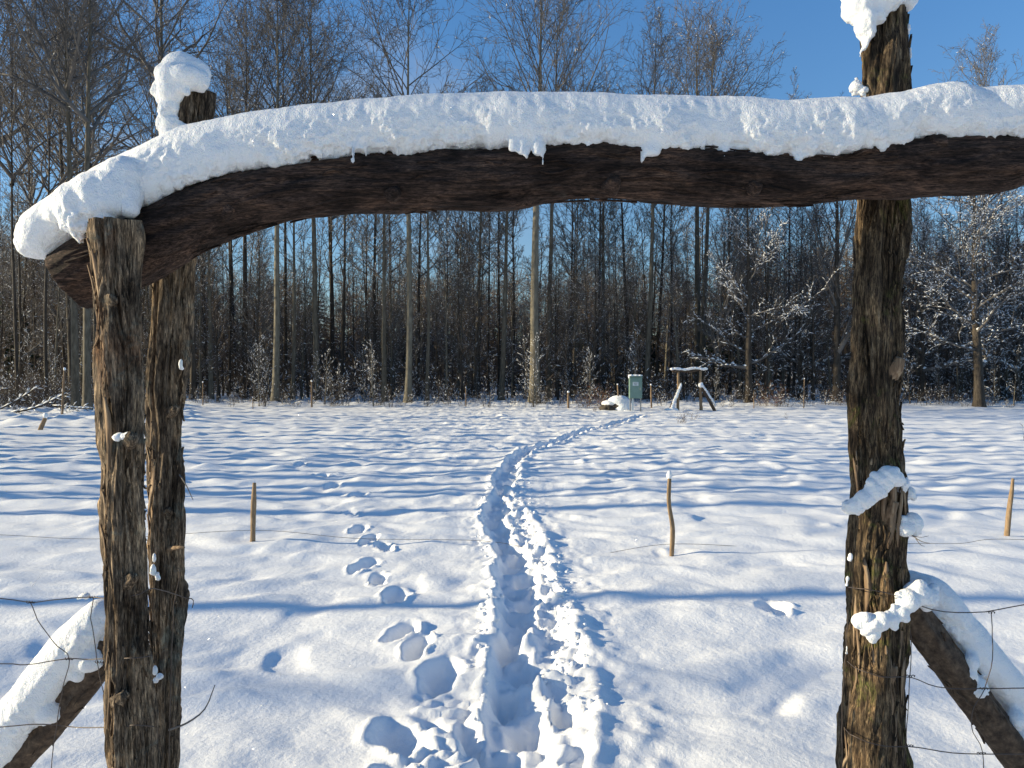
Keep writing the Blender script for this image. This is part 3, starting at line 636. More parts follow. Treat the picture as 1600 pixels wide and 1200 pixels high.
wires('rusty wire netting right of the right post, crossing the brace', (W(1540, 1200, d).x, d, 0),
      [[(1328, 918, 2.45), (1340, 920, 2.37), (1370, 924, 2.34), (1410, 934, 2.36), (1460, 954, d), (1530, 958, d), (1600, 946, d), (1720, 930, d)],
       [(1326, 1035, 2.45), (1345, 1048, 2.36), (1385, 1060, 2.33), (1425, 1060, 2.36), (1470, 1076, d), (1540, 1078, d), (1600, 1077, d), (1720, 1076, d)],
       [(1322, 1140, 2.45), (1335, 1152, 2.35), (1380, 1168, 2.32), (1430, 1170, 2.36), (1500, 1180, d), (1600, 1181, d), (1720, 1184, d)]],
      [[(1551, 958, d), (1553, 985, d), (1552, 1040, d), (1541, 1078, d), (1524, 1110, d), (1522, 1142, d), (1538, 1175, d), (1541, 1230, d)],
       [(1424, 980, 2.41), (1426, 1020, 2.4), (1424, 1060, 2.38), (1420, 1130, 2.38), (1415, 1200, 2.38), (1414, 1260, 2.4)],
       [(1327, 955, 2.42), (1322, 1040, 2.42), (1318, 1110, 2.42), (1319, 1230, 2.42)]],
      [(1551, 958, d), (1541, 1078, d), (1538, 1180, d), (1426, 1058, 2.38), (1424, 1168, 2.37)])

# ------------------------------------------------------------------ stakes and things out in the field
def stake(px, pt, pb, wpx, label, lean=0, snow=0, D=None, kink=0, group=None, mat=None, cat='stake'):
    X, D_ = G(px, pb); D = D or D_; X = (px-800)/1200*D; z0 = gz(X, D)
    h = (pb-pt)/1200*D; r = wpx/2400*D
    o = thing('wooden_stake', label, cat, (X, D, z0), group)
    P = [Vector((0, 0, -.15)), Vector((0, 0, 0)), Vector((lean*h*.3+kink*r, 0, h*.35)), Vector((lean*h*.65-kink*r, 0, h*.68)), Vector((lean*h, 0, h))]
    big = wpx > 5; r = r if big else r*.72; mat = mat or (M_STAKE if big else M_STRIP)
    me, _ = curve_log('stake_shaft', [np.array(p) for p in P], [r*1.02, r, r*1.05, r*.98, r*.85 if snow else r*.6], mat or M_STAKE, sides=16 if big else 8, seg=30 if big else 10, fib=r*.06, lump=r*.22, seed=px*.1, fibf=8)
    o2 = link('stake_shaft', me, o)
    if snow:
        v = iv*np.array([r*1.25, r*1.25, r*1.1*snow])*(1+.25*pnoise(iv*1.4+px))[:, None]+np.array([lean*h, -r*.1, h+r*.6*snow])
        link('snow_tip', mesh_from('snow_tip', v, if_, M_SNOW), o)
    return o
g1 = 'stakes standing in the near field'
stake(394, 756, 848, 7.5, 'pale pointed stake standing in the snow right of the left posts', .03, group=g1)
s2 = stake(1050, 750, 872, 6.5, 'thin crooked stake with a snow tipped top right of the trail', -.03, snow=2.2, kink=.7, group=g1)
stake(1575, 753, 843, 7, 'straight brown stake near the right edge of the field', .10, group=g1)
o = thing('field_line', 'thin dark line running low across the snow past the stakes', 'wire', (G(394, 848)[0], 7.4, .05))  # thin dark tube that draws a line across the snow past the stakes
t = Tubes(); P = []
for px, zz in ((-200, .12), (0, .04), (160, .05), (394, .10), (560, .02), (760, .015), (900, -.04), (1050, .05), (1250, -.03), (1420, .02), (1500, .035), (1575, .06), (1800, .05)):
    D = 7.45 if px < 800 else 7.0; X = (px-800)/1200*D; P.append(np.array([X, D, gz(X, D)+zz]))
P = smooth_curve(P, 160); t.add(P.tolist(), [.0022]*160, 5); child('wire_strand', t.mesh('wire_strand', M_WIRE), o)
g2 = 'stakes along the far edge of the field'
for a in [(487, 597, 637, 3.6, 'slim brown stake at the foot of the trees left of the middle', 0, .8), (888, 612, 637, 4.5, 'stout snow topped stake left of the red leaved shrub', 0, 1), (967, 601, 641, 3, 'thin stake just left of the green cabinet', -.05, 1),
          (1018, 602, 638, 3.5, 'knobbly stake just right of the green cabinet', -.02, 1), (1178, 610, 638, 2, 'very thin dark stake right of the small far gate', 0, 0), (1256, 592, 638, 2.4, 'tall thin snow topped stake left of the right post', .02, 1),
          (97, 592, 660, 4.5, 'dark stake with snowy hooked top at the left wood edge', .06, 1.6), (62, 652, 672, 6, 'short leaning snow covered stump stake at the far left', .45, 1.5), (728, 606, 636, 2.2, 'small grey stake in the middle of the far edge', 0, .8),
          (317, 600, 636, 2.2, 'thin snow flecked stake just right of the back left post', 0, 1.5), (395, 622, 640, 2, 'short thin stake below the pale left trunk', 0, 1)]:
    stake(*a[:5], lean=a[5], snow=a[6], group=g2)

def box(cx, cy, cz, sx_, sy_, sz_, bev=0):
    bm = bmesh.new(); bmesh.ops.create_cube(bm, size=1, matrix=Matrix.Translation((cx, cy, cz)) @ Matrix.Diagonal((sx_, sy_, sz_, 1)))
    if bev: bmesh.ops.bevel(bm, geom=bm.edges[:], offset=bev, segments=2, affect='EDGES')
    return bm
def part_bm(name, bm, mat, root, smooth=False, **p):
    me = bpy.data.meshes.new(name); bm.to_mesh(me); bm.free(); me.materials.append(mat)
    if smooth: me.polygons.foreach_set('use_smooth', np.ones(len(me.polygons), bool))
    return link(name, me, root, **p)
def snow_blob(name, root, blobs, voxel, rough, seed, ret=False):
    parts = [(iv*np.array(b_[3:6])+np.array(b_[:3]), if_.tolist()) for b_ in blobs]
    me = fuse(name, parts, voxel=voxel, rough=rough, seed=seed)
    if ret: return me
    return link(name, me, root)
# cabinet
D = 35.3; X = (993-800)/1200*D; z0 = gz(X, D)
cb = thing('electric_cabinet', 'grey green metal cabinet on legs with a white plate at the wood edge', 'cabinet', (X, D, z0))
part_bm('cabinet_body', box(0, 0, 1.10, .58, .26, .98, .012), M_GREEN, cb)
part_bm('cabinet_door', box(0, -.139, 1.09, .53, .02, .90, .004), M_GREEN, cb)
part_bm('cabinet_roof', box(0, -.01, 1.607, .64, .34, .03, .006), M_GREEN, cb)
pl = part_bm('label_plate', box(-.02, -.154, 1.28, .26, .008, .17), M_PLATE, cb)
for k in range(3): part_bm('printed_line', box(-.02, -.160, 1.325-.045*k, .19-.03*k, .003, .014), M_WIRE, pl)
part_bm('door_handle', box(.20, -.165, 1.05, .03, .03, .12, .004), M_STEEL, cb)
for s_ in (-1, 1): part_bm('leg', box(.24*s_, 0, .30, .05, .05, .64), M_STEEL, cb)
part_bm('cable_duct', box(-.13, 0, .25, .08, .06, .74), M_PLATE, cb)
snow_blob('roof_snow', cb, [(-.22, 0, 1.66, .12, .16, .06), (0, 0, 1.66, .2, .16, .055), (.2, 0, 1.66, .14, .16, .05), (-.3, -.05, 1.6, .05, .06, .09)], .02, .012, 61)
# boulder under snow
X = (963-800)/1200*36.2
bo = thing('snowy_boulder', 'rounded boulder under smooth snow just left of the green cabinet', 'boulder', (X, 36.2, gz(X, 36.2)))
link('rock', fuse('rock', [(iv*np.array([.62, .5, .55])+np.array([.1, .2, .1]), if_.tolist()), (iv*np.array([.4, .4, .3])+np.array([-.4, .1, .05]), if_.tolist())], voxel=.05, rough=.05, seed=5, mat=M_TRUNK_DARK), bo)
snow_blob('snow_cover', bo, [(.15, .2, .40, .55, .5, .34), (-.3, .15, .34, .40, .4, .16), (.25, .1, .15, .45, .45, .45), (-.15, .1, .05, .5, .35, .2)], .035, .010, 62)
# small far gate
D = 36.6; gX = (1077-800)/1200*D; z0 = gz(gX, D)
fg = thing('small_log_gate', 'small far gate of two brown posts and a snow covered crossbar', 'gate', (gX, D, z0))
def cl(n, pts, rr, mat, root, **k):
    me, _ = curve_log(n, [np.array(p, float) for p in pts], rr, mat, sides=12, seg=24, fib=.006, lump=.012, fibf=8, **k); return link(n, me, root)
cl('gate_post', [(-.55, 0, -.2), (-.54, 0, .6), (-.52, 0, 1.2), (-.53, 0, 1.86)], [.065, .06, .055, .05], M_STAKE, fg)
cl('gate_post', [(.56, 0, -.2), (.55, 0, .6), (.54, 0, 1.2), (.53, 0, 1.88)], [.075, .07, .065, .055], M_STAKE, fg, seed=4)
cl('crossbar', [(-.82, -.02, 1.86), (-.4, -.02, 1.86), (0, -.02, 1.84), (.4, -.02, 1.90), (.75, -.02, 1.93)], [.05]*5, M_BRACE, fg, seed=6)
snow_blob('crossbar_snow', fg, [(x, -.02, 1.96+.03*math.sin(x*7)+.03*x, .12, .10, .07) for x in np.linspace(-.82, .78, 14)], .025, .015, 63)
for sgn, lab in ((-1, 'snow plastered brace prop leaning left of the small far gate'), (1, 'dark prop with snow on top leaning right of the small far gate')):
    xb = gX+(-1.0 if sgn < 0 else 1.25); pr = thing('gate_prop', lab, 'prop', (xb, D-.05, gz(xb, D-.05)))
    tx = .55 if sgn < 0 else -.72
    me, _ = curve_log('prop_log', [np.array((0, 0, -.1)), np.array((tx*.5, 0, .55)), np.array((tx, 0, 1.15))], [.075, .065, .055], M_BRACE, sides=12, seg=20, fib=.006, lump=.012, fibf=8); link('prop_log', me, pr)
    if sgn < 0: bl = [(tx*(.2+.8*u)+.02, -.06, .05+1.15*u+.04, .10-.03*u, .1, .11) for u in np.linspace(0, 1, 9)]+[(.1, -.1, .05, .35, .2, .12)]
    else: bl = [(tx*u+.05, 0, .16+1.1*u, .06, .08, .09) for u in np.linspace(.1, 1, 9)]+[(tx, 0, 1.2, .13, .12, .12)]
    snow_blob('prop_snow', pr, bl, .025, .02, 64)

# ------------------------------------------------------------------ trees
def vrand(rd, s): return (rd.gauss(0, s), rd.gauss(0, s), rd.gauss(0, s))
def nrm(v):
    l = math.sqrt(v[0]*v[0]+v[1]*v[1]+v[2]*v[2])+1e-9; return (v[0]/l, v[1]/l, v[2]/l)
def branch(T, rd, p, d, ln, r, nseg, sides, wob, up, tip=.25):
    pts = [p]; rad = [r]; d = nrm(d); dirs = [d]; st = ln/nseg
    for k in range(nseg):
        e = vrand(rd, wob); d = nrm((d[0]+e[0], d[1]+e[1], d[2]+e[2]+up))
        p = (p[0]+d[0]*st, p[1]+d[1]*st, p[2]+d[2]*st); pts.append(p); dirs.append(d); rad.append(r*(1-(1-tip)*(k+1)/nseg))
    T.add(pts, rad, sides); return pts, dirs, rad
def side_dir(rd, d, ang):
    while True:
        v = nrm(vrand(rd, 1)); c = (d[1]*v[2]-d[2]*v[1], d[2]*v[0]-d[0]*v[2], d[0]*v[1]-d[1]*v[0])
        if c[0]**2+c[1]**2+c[2]**2 > .1: break
    c = nrm(c); ca, sa = math.cos(ang), math.sin(ang)
    return (d[0]*ca+c[0]*sa, d[1]*ca+c[1]*sa, d[2]*ca+c[2]*sa)

def grow_tree(seed, H, r0, crown0, nlimb, limb_len, ang0, ang1, nsub, ntwig, nlet, sway=.012, up=.10, leaders=1, twr=1.0, wob=.13, snow=.0, limb_r=.34, shape=1.0, forkz=None, flk=1.0):
    """returns trunk spine + crown tubes + snow flecks for one tree in metres"""
    rd = random.Random(seed); T = Tubes(); fl = ([], [], [])
    ax = []; x = y = 0.0; dx = rd.gauss(0, sway); dy = rd.gauss(0, sway); ns = 14
    for k in range(ns+1):
        ax.append((x, y, H*.97*k/ns)); dx += rd.gauss(0, sway); dy += rd.gauss(0, sway); dx *= .8; dy *= .8; x += dx*H/ns; y += dy*H/ns
    def axp(u):
        t = u*ns; i = min(int(t), ns-1); f_ = t-i; a, b_ = ax[i], ax[i+1]
        return tuple(a[j]+(b_[j]-a[j])*f_ for j in range(3))
    def rad_at(u): return r0*(1-.93*u**1.05)+.008
    def addsnow(pts, dirs, rad, prob):
        for k in range(len(pts)-1):
            if rd.random() < prob:
                a, b_ = pts[k], pts[k+1]; f_ = rd.random(); d = dirs[k+1]
                if abs(d[2]) > .85 and rd.random() < .7: continue
                rr = rad[k]; L_ = rd.uniform(.03, .16); fl[0].append((a[0]+(b_[0]-a[0])*f_, a[1]+(b_[1]-a[1])*f_, a[2]+(b_[2]-a[2])*f_+rr*.8+.006)); fl[1].append(d); w_ = (rr*.9+rd.uniform(.006, .016))*flk; fl[2].append((L_, w_, w_*.9))
    def sub(pts, dirs, rad, n, lenf, lvl):
        for j in range(n):
            u = .15+.85*(j+rd.random())/n; t = u*(len(pts)-1); i = min(int(t), len(pts)-2); f_ = t-i
            p = tuple(pts[i][q_]+(pts[i+1][q_]-pts[i][q_])*f_ for q_ in range(3))
            d = side_dir(rd, dirs[i+1], rd.uniform(.45, .95)); ln = lenf*(1-.55*u)*rd.uniform(.7, 1.25)
            if lvl == 1:
                r = max(rad[i]*.5, .011*twr); a = branch(T, rd, p, d, ln, r, 4, 3, wob, up*.8); addsnow(*a, snow*1.3); sub(*a, ntwig, ln*.5, 2)
            elif lvl == 2:
                a = branch(T, rd, p, d, ln, .0085*twr, 2, 3, wob*1.2, up); addsnow(*a, snow*.6); sub(*a, nlet, ln*.55, 3)
            else: branch(T, rd, p, d, ln, .0055*twr, 1, 3, 0, up, .5)
    for k in range(nlimb):
        u = crown0+(1-crown0)*((k+rd.random()*.8)/nlimb); p = axp(min(u, .99)); az = rd.uniform(0, 2*math.pi)
        f_ = (u-crown0)/(1-crown0); prof = (math.sin(min(1, f_*1.0+.22)*math.pi*.80)**.8)*shape+(1-shape)*(1-f_)
        ln = limb_len*max(prof, .28)*rd.uniform(.75, 1.2); a = ang0+(ang1-ang0)*f_
        d = (math.cos(az)*math.sin(a), math.sin(az)*math.sin(a), math.cos(a))
        r = max(rad_at(u)*limb_r*rd.uniform(.8, 1.3)*2 if k < leaders else rad_at(u)*limb_r*rd.uniform(.8, 1.3), .014*twr)
        b_ = branch(T, rd, p, d, ln, r, 7, 5, wob*.7, up, .18); addsnow(*b_, snow*2.5); sub(*b_, nsub, ln*.5, 1)
    # a few dead twigs low on the stem
    for k in range(int(6*crown0*3)):
        u = rd.uniform(.08, crown0); p = axp(u); az = rd.uniform(0, 6.28); a = branch(T, rd, p, (math.cos(az), math.sin(az), rd.uniform(-.2, .5)), rd.uniform(.4, 1.5), .012*twr, 4, 3, .2, .02); addsnow(*a, snow*3+.1); sub(*a, 3, .4, 3)
    sn = flecks_arrays(*fl) if fl[0] else None
    return dict(ax=ax, rad=rad_at, H=H, crown=T, snow=sn, r0=r0)
def finish(V_, nm, mat_t, mat_tw, forest=False):
    V_['crown_me'] = V_['crown'].mesh('crown', mat_tw)
    V_['snow_me'] = mesh_from('branch_snow', V_['snow'][0], V_['snow'][1], M_FLECK) if V_['snow'] is not None else None
    return V_
def trunk_mesh(V_, rscale, mat, sides=10, flare=True):
    t = Tubes(); P = [np.array((0, 0, -.5))]+[np.array(a) for a in V_['ax']]
    P = smooth_curve(P, 32); H = V_['H']*.97; rr = []
    for p in P:
        u = max(p[2]/H, 0); r = V_['rad'](u)*rscale
        if flare: r *= 1+.45*math.exp(-max(p[2], 0)*2.2)
        rr.append(r)
    t.add(P.tolist(), rr, sides); v, f = t.arrays()
    v[:, :2] += (.05*rscale*V_['r0']*pnoise(v*np.array([3., 3., .8])+rscale*10))[:, None]
    return mesh_from('trunk', v, f, mat)
def place_tree(V_, x, y, s, rz, lean, label, group, mat, rscale=1., name='aspen_tree', sides=10, leany=0, sh=None, cat='tree'):
    o = thing(name, label, cat, (x, y, gz(x, y)-.02), group, (0, 0, 0), s)
    o.rotation_euler = Matrix.Rotation(lean, 3, 'Y').to_4x4().to_3x3().to_euler()
    m = (Matrix.Rotation(lean, 3, 'Y') @ Matrix.Rotation(leany, 3, 'X') @ Matrix.Rotation(rz, 3, 'Z'))
    o.rotation_euler = m.to_euler()
    link('trunk', sh or trunk_mesh(V_, rscale, mat, sides), o)
    link('crown', V_['crown_me'], o)
    if V_['snow_me']: link('branch_snow', V_['snow_me'], o, kind='stuff')
    return o

ASP = []       # tall field-edge aspens, crown from about 40 % of the height
for k in range(8):
    ASP.append(finish(grow_tree(100+k, 22, .26, [.56, .50, .60, .54][k % 4], 32, [7.8, 6.9, 7.4, 6.4][k % 4], .95, .30, 9, 5, 2, up=.066, leaders=4, twr=1.3, snow=.05, limb_r=.36, wob=.19, shape=.75), 'a', None, M_TWIG))
YNG = []       # thin wood trees
for k in range(6):
    YNG.append(finish(grow_tree(200+k, 13, .10, .16, 26, 2.7, 1.0, .5, 7, 5, 2, sway=.02, up=.06, twr=1.35, snow=.10, limb_r=.4), 'y', None, M_TWIG_RED if k % 3 == 0 else M_TWIG))
MID = []       # slimmer trees of the front row: many thin limbs, crown hidden behind the log
for k in range(6):
    MID.append(finish(grow_tree(150+k, 16, .16, .42, 34, 2.9, 1.0, .35, 7, 5, 3, sway=.014, up=.09, twr=1.15, snow=.07, limb_r=.22, wob=.15), 'm', None, M_TWIG))
OAK = finish(grow_tree(301, 15, .30, .16, 30, 6.2, 1.35, .6, 11, 7, 3, sway=.012, up=.02, twr=1.25, snow=1.3, flk=1.4, limb_r=.36, wob=.2, shape=.8), 'o', None, M_TWIG)
OAK2 = finish(grow_tree(305, 12, .20, .14, 24, 4.6, 1.3, .6, 9, 6, 3, sway=.015, up=.03, twr=1.25, snow=1.0, flk=1.3, limb_r=.36, wob=.18, shape=.8), 'o', None, M_TWIG)
VSE = finish(grow_tree(311, 17, .24, .17, 26, 6.5, .55, .25, 9, 6, 3, sway=.01, up=.06, twr=1.25, snow=.10, limb_r=.42, wob=.09, shape=.5), 'v', None, M_TWIG)

gF = 'trunks of the front row along the wood edge'
# px at the base, base py, width px, lean (px shift per 300 px), top py, kind, bark, label
front = [
 (27, 640, 6, 0, 20, 0, 'D', 'slim tall tree nearest the left edge of the picture with a fine feathery crown'),
 (72, 640, 6, -2, 60, 1, 'D', 'thin dark tree second from the left edge, seen above the snowy log end'),
 (118, 650, 12, -6, -140, 2, 'T', 'tall tree rising behind the snowy nose of the log'),
 (136, 652, 13, 3, -160, 3, 'T', 'thick two stemmed looking tree just left of the front left post'),
 (150, 640, 6, 0, 0, 4, 'D', 'slim trunk hugging the left side of the front left post'),
 (262, 634, 12, 0, -200, 6, 'T', 'tall tree rising straight above the cap of the back left post'),
 (301, 633, 9, -2, 170, 5, 'D', 'dark trunk touching the right side of the back left post'),
 (316, 625, 6, 0, 170, 7, 'D', 'thin black trunk between two posts shadows left of the pale slim trunk'),
 (330, 630, 7.5, 0, 170, 0, 'P', 'slim pale trunk first in sunlight right of the back left post'),
 (357, 620, 5, 5, 170, 1, 'D', 'very thin dark trunk just left of the stout black trunk'),
 (380, 628, 9.5, 2, 40, 2, 'D', 'stout nearly black trunk between the slim pale trunk and the bright grey trunk'),
 (430, 633, 12, 3, -30, 3, 'P', 'bright grey trunk with sunlit left side, widest in the left half'),
 (445, 626, 7, 0, 30, 4, 'D', 'dark trunk immediately right of the bright grey trunk'),
 (457, 631, 7, 2, 170, 5, 'T', 'straight trunk, second to the right of the bright grey trunk'),
 (496, 630, 11, -5, 20, 6, 'T', 'curved dark grey trunk that forks below the log'),
 (515, 618, 5, 3, 170, 7, 'D', 'slender trunk just right of the curved forked trunk'),
 (535, 628, 6.5, 3, 170, 0, 'D', 'straight black trunk midway between the curved trunk and the trio of trunks'),
 (566, 615, 4, 10, 170, 1, 'D', 'spindly leaning trunk left of the trio of close trunks'),
 (586, 628, 7.5, 4, 170, 2, 'D', 'darkest left trunk of the close trio'),
 (600, 632, 9, -2, 170, 3, 'T', 'middle brown trunk of the close trio'),
 (609, 622, 5, 4, 170, 4, 'D', 'thin right trunk of the close trio'),
 (637, 634, 12, 3, -25, 5, 'P', 'pale grey sunlit trunk under the tall round crown left of the middle'),
 (652, 622, 6, 3, 170, 6, 'D', 'dark trunk immediately right of the pale grey trunk'),
 (667, 632, 6.5, 2, 170, 7, 'T', 'even brown trunk, second to the right of the pale grey trunk'),
 (700, 615, 3.5, 2, 170, 0, 'D', 'hair thin dark trunk in the gap left of the middle'),
 (715, 618, 4, 8, 170, 1, 'P', 'thin pale leaning stem in the gap left of the middle'),
 (732, 618, 4, 6, 170, 2, 'P', 'second thin pale stem with sunlit bark left of the crooked trunk'),
 (742, 628, 7.5, 14, 170, 3, 'T', 'crooked trunk leaning right and bent just under the log'),
 (763, 615, 4.5, -3, 170, 4, 'D', 'thin dark trunk between the crooked and the forked trunk'),
 (783, 631, 9.5, 9, 170, 5, 'T', 'sunlit trunk leaning right with a fork at half height'),
 (780, 625, 6, -5, 170, 6, 'D', 'dark twin stem splitting left from the leaning sunlit trunk'),
 (802, 618, 5, 1, 170, 7, 'D', 'dark slender trunk just left of the thickest trunk in the middle'),
 (835, 633, 17, 4, -20, 0, 'P', 'thickest trunk of the wood edge in the middle of the picture'),
 (857, 630, 10, 4, 30, 1, 'T', 'brown trunk immediately right of the thickest trunk'),
 (886, 618, 4.5, 3, 170, 2, 'D', 'thin black trunk halfway between the thickest trunk and the cabinet'),
 (897, 620, 3.5, 2, 170, 3, 'P', 'whip thin pale birch stem left of the red leaved shrub'),
 (930, 622, 6.5, 3, 170, 4, 'D', 'dark trunk left of the pair behind the snowy boulder'),
 (942, 627, 8.5, 2, 170, 5, 'T', 'grey trunk right above the red leaved shrub'),
 (984, 618, 7, -10, 170, 6, 'D', 'forked trunk rising straight behind the green cabinet'),
 (1010, 630, 10, 5, 62, 7, 'T', 'smooth dark grey trunk just right of the green cabinet'),
 (1024, 620, 6.5, 14, 170, 0, 'D', 'trunk leaning right behind the smooth grey trunk'),
 (1048, 618, 5, 1, 170, 1, 'D', 'thin trunk just left of the small far gate'),
 (1090, 626, 12, -3, 60, 2, 'T', 'left stem of the thick pair behind the small far gate'),
 (1094, 627, 10, 11, 75, 3, 'T', 'right stem of the thick pair behind the small far gate'),
 (1140, 615, 5, 3, 170, 4, 'D', 'thin dark trunk right of the thick pair of stems'),
 (1232, 616, 6, 2, 170, 5, 'D', 'slim dark trunk halfway from the small far gate to the right post'),
 (1566, 618, 8, 1, 190, 6, 'D', 'dark trunk right of the spreading snowy oak'),
 (1540, 600, 8, 0, 98, 7, 'D', 'far tree whose round crown alone shows over the log near the right edge'),
]
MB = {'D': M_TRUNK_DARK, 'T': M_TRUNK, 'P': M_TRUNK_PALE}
rd = random.Random(5)
for i, (px, pb, wpx, lean, tp, kind, bk, lab) in enumerate(front):
    D = min(1920/(pb-588), 52) if pb > 620 else 50+(620-pb)*.5
    D = max(D+ (0 if pb > 640 else rd.uniform(-.5, .8)), 29)
    H = (588-tp)/1200*D+1.6
    V_ = MID[kind % 6] if tp >= 140 else ASP[kind]
    s_ = H/V_['H']; x = (px-800)/1200*D; r = wpx/2400*D*.92
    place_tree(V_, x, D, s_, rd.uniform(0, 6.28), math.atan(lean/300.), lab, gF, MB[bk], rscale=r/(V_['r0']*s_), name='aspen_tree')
# spreading snow laden trees on the right
D = 40; place_tree(OAK, (1530-800)/1200*D, D, .88, 1.0, 0, 'spreading tree with snow on every limb at the right, beyond the right post', None, M_TRUNK_DARK, rscale=.9, name='oak_tree')
D = 42; place_tree(OAK2, (1170-800)/1200*D, D, 1.0, 2.0, 0, 'low branched snowy tree midway between the small far gate and the right post', None, M_TRUNK_DARK, rscale=1., name='oak_tree')
D = 43; place_tree(VSE, (1307-800)/1200*D, D, .92, .4, 0, 'vase shaped tree with many upright limbs just left of the right post', None, M_TRUNK_DARK, rscale=1., name='oak_tree')
D = 44; place_tree(OAK2, (1440-800)/1200*D, D, .95, 4.4, 0, 'low snowy tree in the gap between the right post and the spreading oak', None, M_TRUNK_DARK, rscale=.8, name='oak_tree')
D = 44; place_tree(VSE, (1120-800)/1200*D, D, .80, 3.4, .08, 'snowy limbed tree spreading to the right of the thick pair of stems', None, M_TRUNK_DARK, rscale=.5, name='oak_tree')
D = 42; place_tree(OAK2, (1640-800)/1200*D, D, 1.05, 3.1, 0, 'snowy tree reaching in from the right edge of the picture', None, M_TRUNK_DARK, rscale=1., name='oak_tree')

D = 46; place_tree(OAK2, (1250-800)/1200*D, D, 1.05, 5.2, 0, 'low snowy tree just left of the vase shaped tree, half hidden in the wood', None, M_TRUNK_DARK, rscale=.6, name='oak_tree')
D = 47; place_tree(OAK2, (1500-800)/1200*D, D, 1.1, 0.7, 0, 'snow dusted tree close behind the spreading snowy tree, left of its trunk', None, M_TRUNK_DARK, rscale=.6, name='oak_tree')
D = 45; place_tree(OAK2, (1590-800)/1200*D, D, 1.0, 2.7, 0, 'snow dusted tree behind the spreading snowy tree, right of its trunk', None, M_TRUNK_DARK, rscale=.7, name='oak_tree')
# the wood behind: thin trees
gB = 'thin trees deep in the wood'
thin = [(V_, trunk_mesh(V_, 1.0, m_t, 6)) for V_, m_t in zip(YNG, [M_TRUNK_DARK, M_TRUNK, M_TRUNK_DARK, M_TRUNK_DARK, M_TRUNK_PALE, M_TRUNK_DARK])]
rd = random.Random(9)
for i in range(290):
    D = rd.uniform(45, 78) if i % 3 else rd.uniform(43.5, 52); px = rd.uniform(-60, 1660); x = (px-800)/1200*D
    hi = 418-60*math.exp(-((px-1250)/260)**2)-60*math.exp(-((px-0)/260)**2)
    tp = rd.uniform(hi-70, hi+70); H = (588-tp)/1200*D+1.6; k = rd.randrange(6); V_, tm = thin[k]; s_ = min(max(H/V_['H'], .45), 1.45)
    place_tree(V_, x, D, s_, rd.uniform(0, 6.28), rd.gauss(0, .035), 'thin bare tree deep in the snowy wood, one of a crowd behind the front row', gB, None, name='thin_tree', sh=tm)
# tall trees deeper on the left, whose crowns fill the sky there
gC = 'tall trees filling the sky at the left'
tallm = [trunk_mesh(V_, .75, M_TRUNK_DARK, 8) for V_ in ASP]
for i in range(9):
    D = rd.uniform(44, 70); px = rd.uniform(-120, 380) if i < 8 else rd.uniform(380, 600); x = (px-800)/1200*D
    tp = 10+.34*px+rd.uniform(-60, 90); k = i % 8; H = (588-tp)/1200*D+1.6; s_ = H/22
    place_tree(ASP[k], x, D, s_, rd.uniform(0, 6.28), rd.gauss(0, .02), 'tall bare tree in the crowd that fills the left sky behind the nearer trunks', gC, None, name='aspen_tree', sh=tallm[k])

# trees outside the frame at the left: they stripe the field with their shadows
gS = 'trees beside the field left of the picture'
for i, (ygr, X, wd, tp) in enumerate([(3.95, -50, 0.34, 22), (5.36, -17, 0.22, 17), (9.05, -15, 0.22, 17), (9.3, -21, 0.17, 15), (10.3, -17, 0.21, 17), (10.75, -24, 0.39, 18), (11.3, -20, 0.26, 17), (12.1, -16, 0.26, 18), (12.5, -22, 0.34, 18), (13.0, -18, 0.26, 16),
                                (13.9, -19, 0.34, 18), (14.5, -22, 0.29, 17), (15.4, -18, 0.36, 18), (16.3, -20, 0.26, 18), (17.3, -19, 0.39, 18), (18.6, -21, 0.31, 17), (19.6, -20, 0.26, 17), (20.6, -22, 0.39, 19), (22.0, -23, 0.31, 19), (23.6, -24, 0.34, 18), (25.4, -25, 0.39, 18), (27.0, -27, 0.33, 18), (29.0, -28, 0.39, 18), (31.0, -30, 0.39, 18), (34.0, -34, 0.39, 18)]):
    # the shadow runs along the sun's direction: step back from the wanted depth at x = 0 to the tree
    y = ygr+(-X)*math.tan(R(90)+SUN_AZ)
    k = [2, 6, 0, 4][i % 4]
    place_tree(ASP[k], X, y, tp/22*1.15, i*1.3, 0, 'tall bare tree standing beside the field outside the left edge', gS, M_TRUNK, rscale=wd/2/.26/(tp/22*1.15), name='aspen_tree')

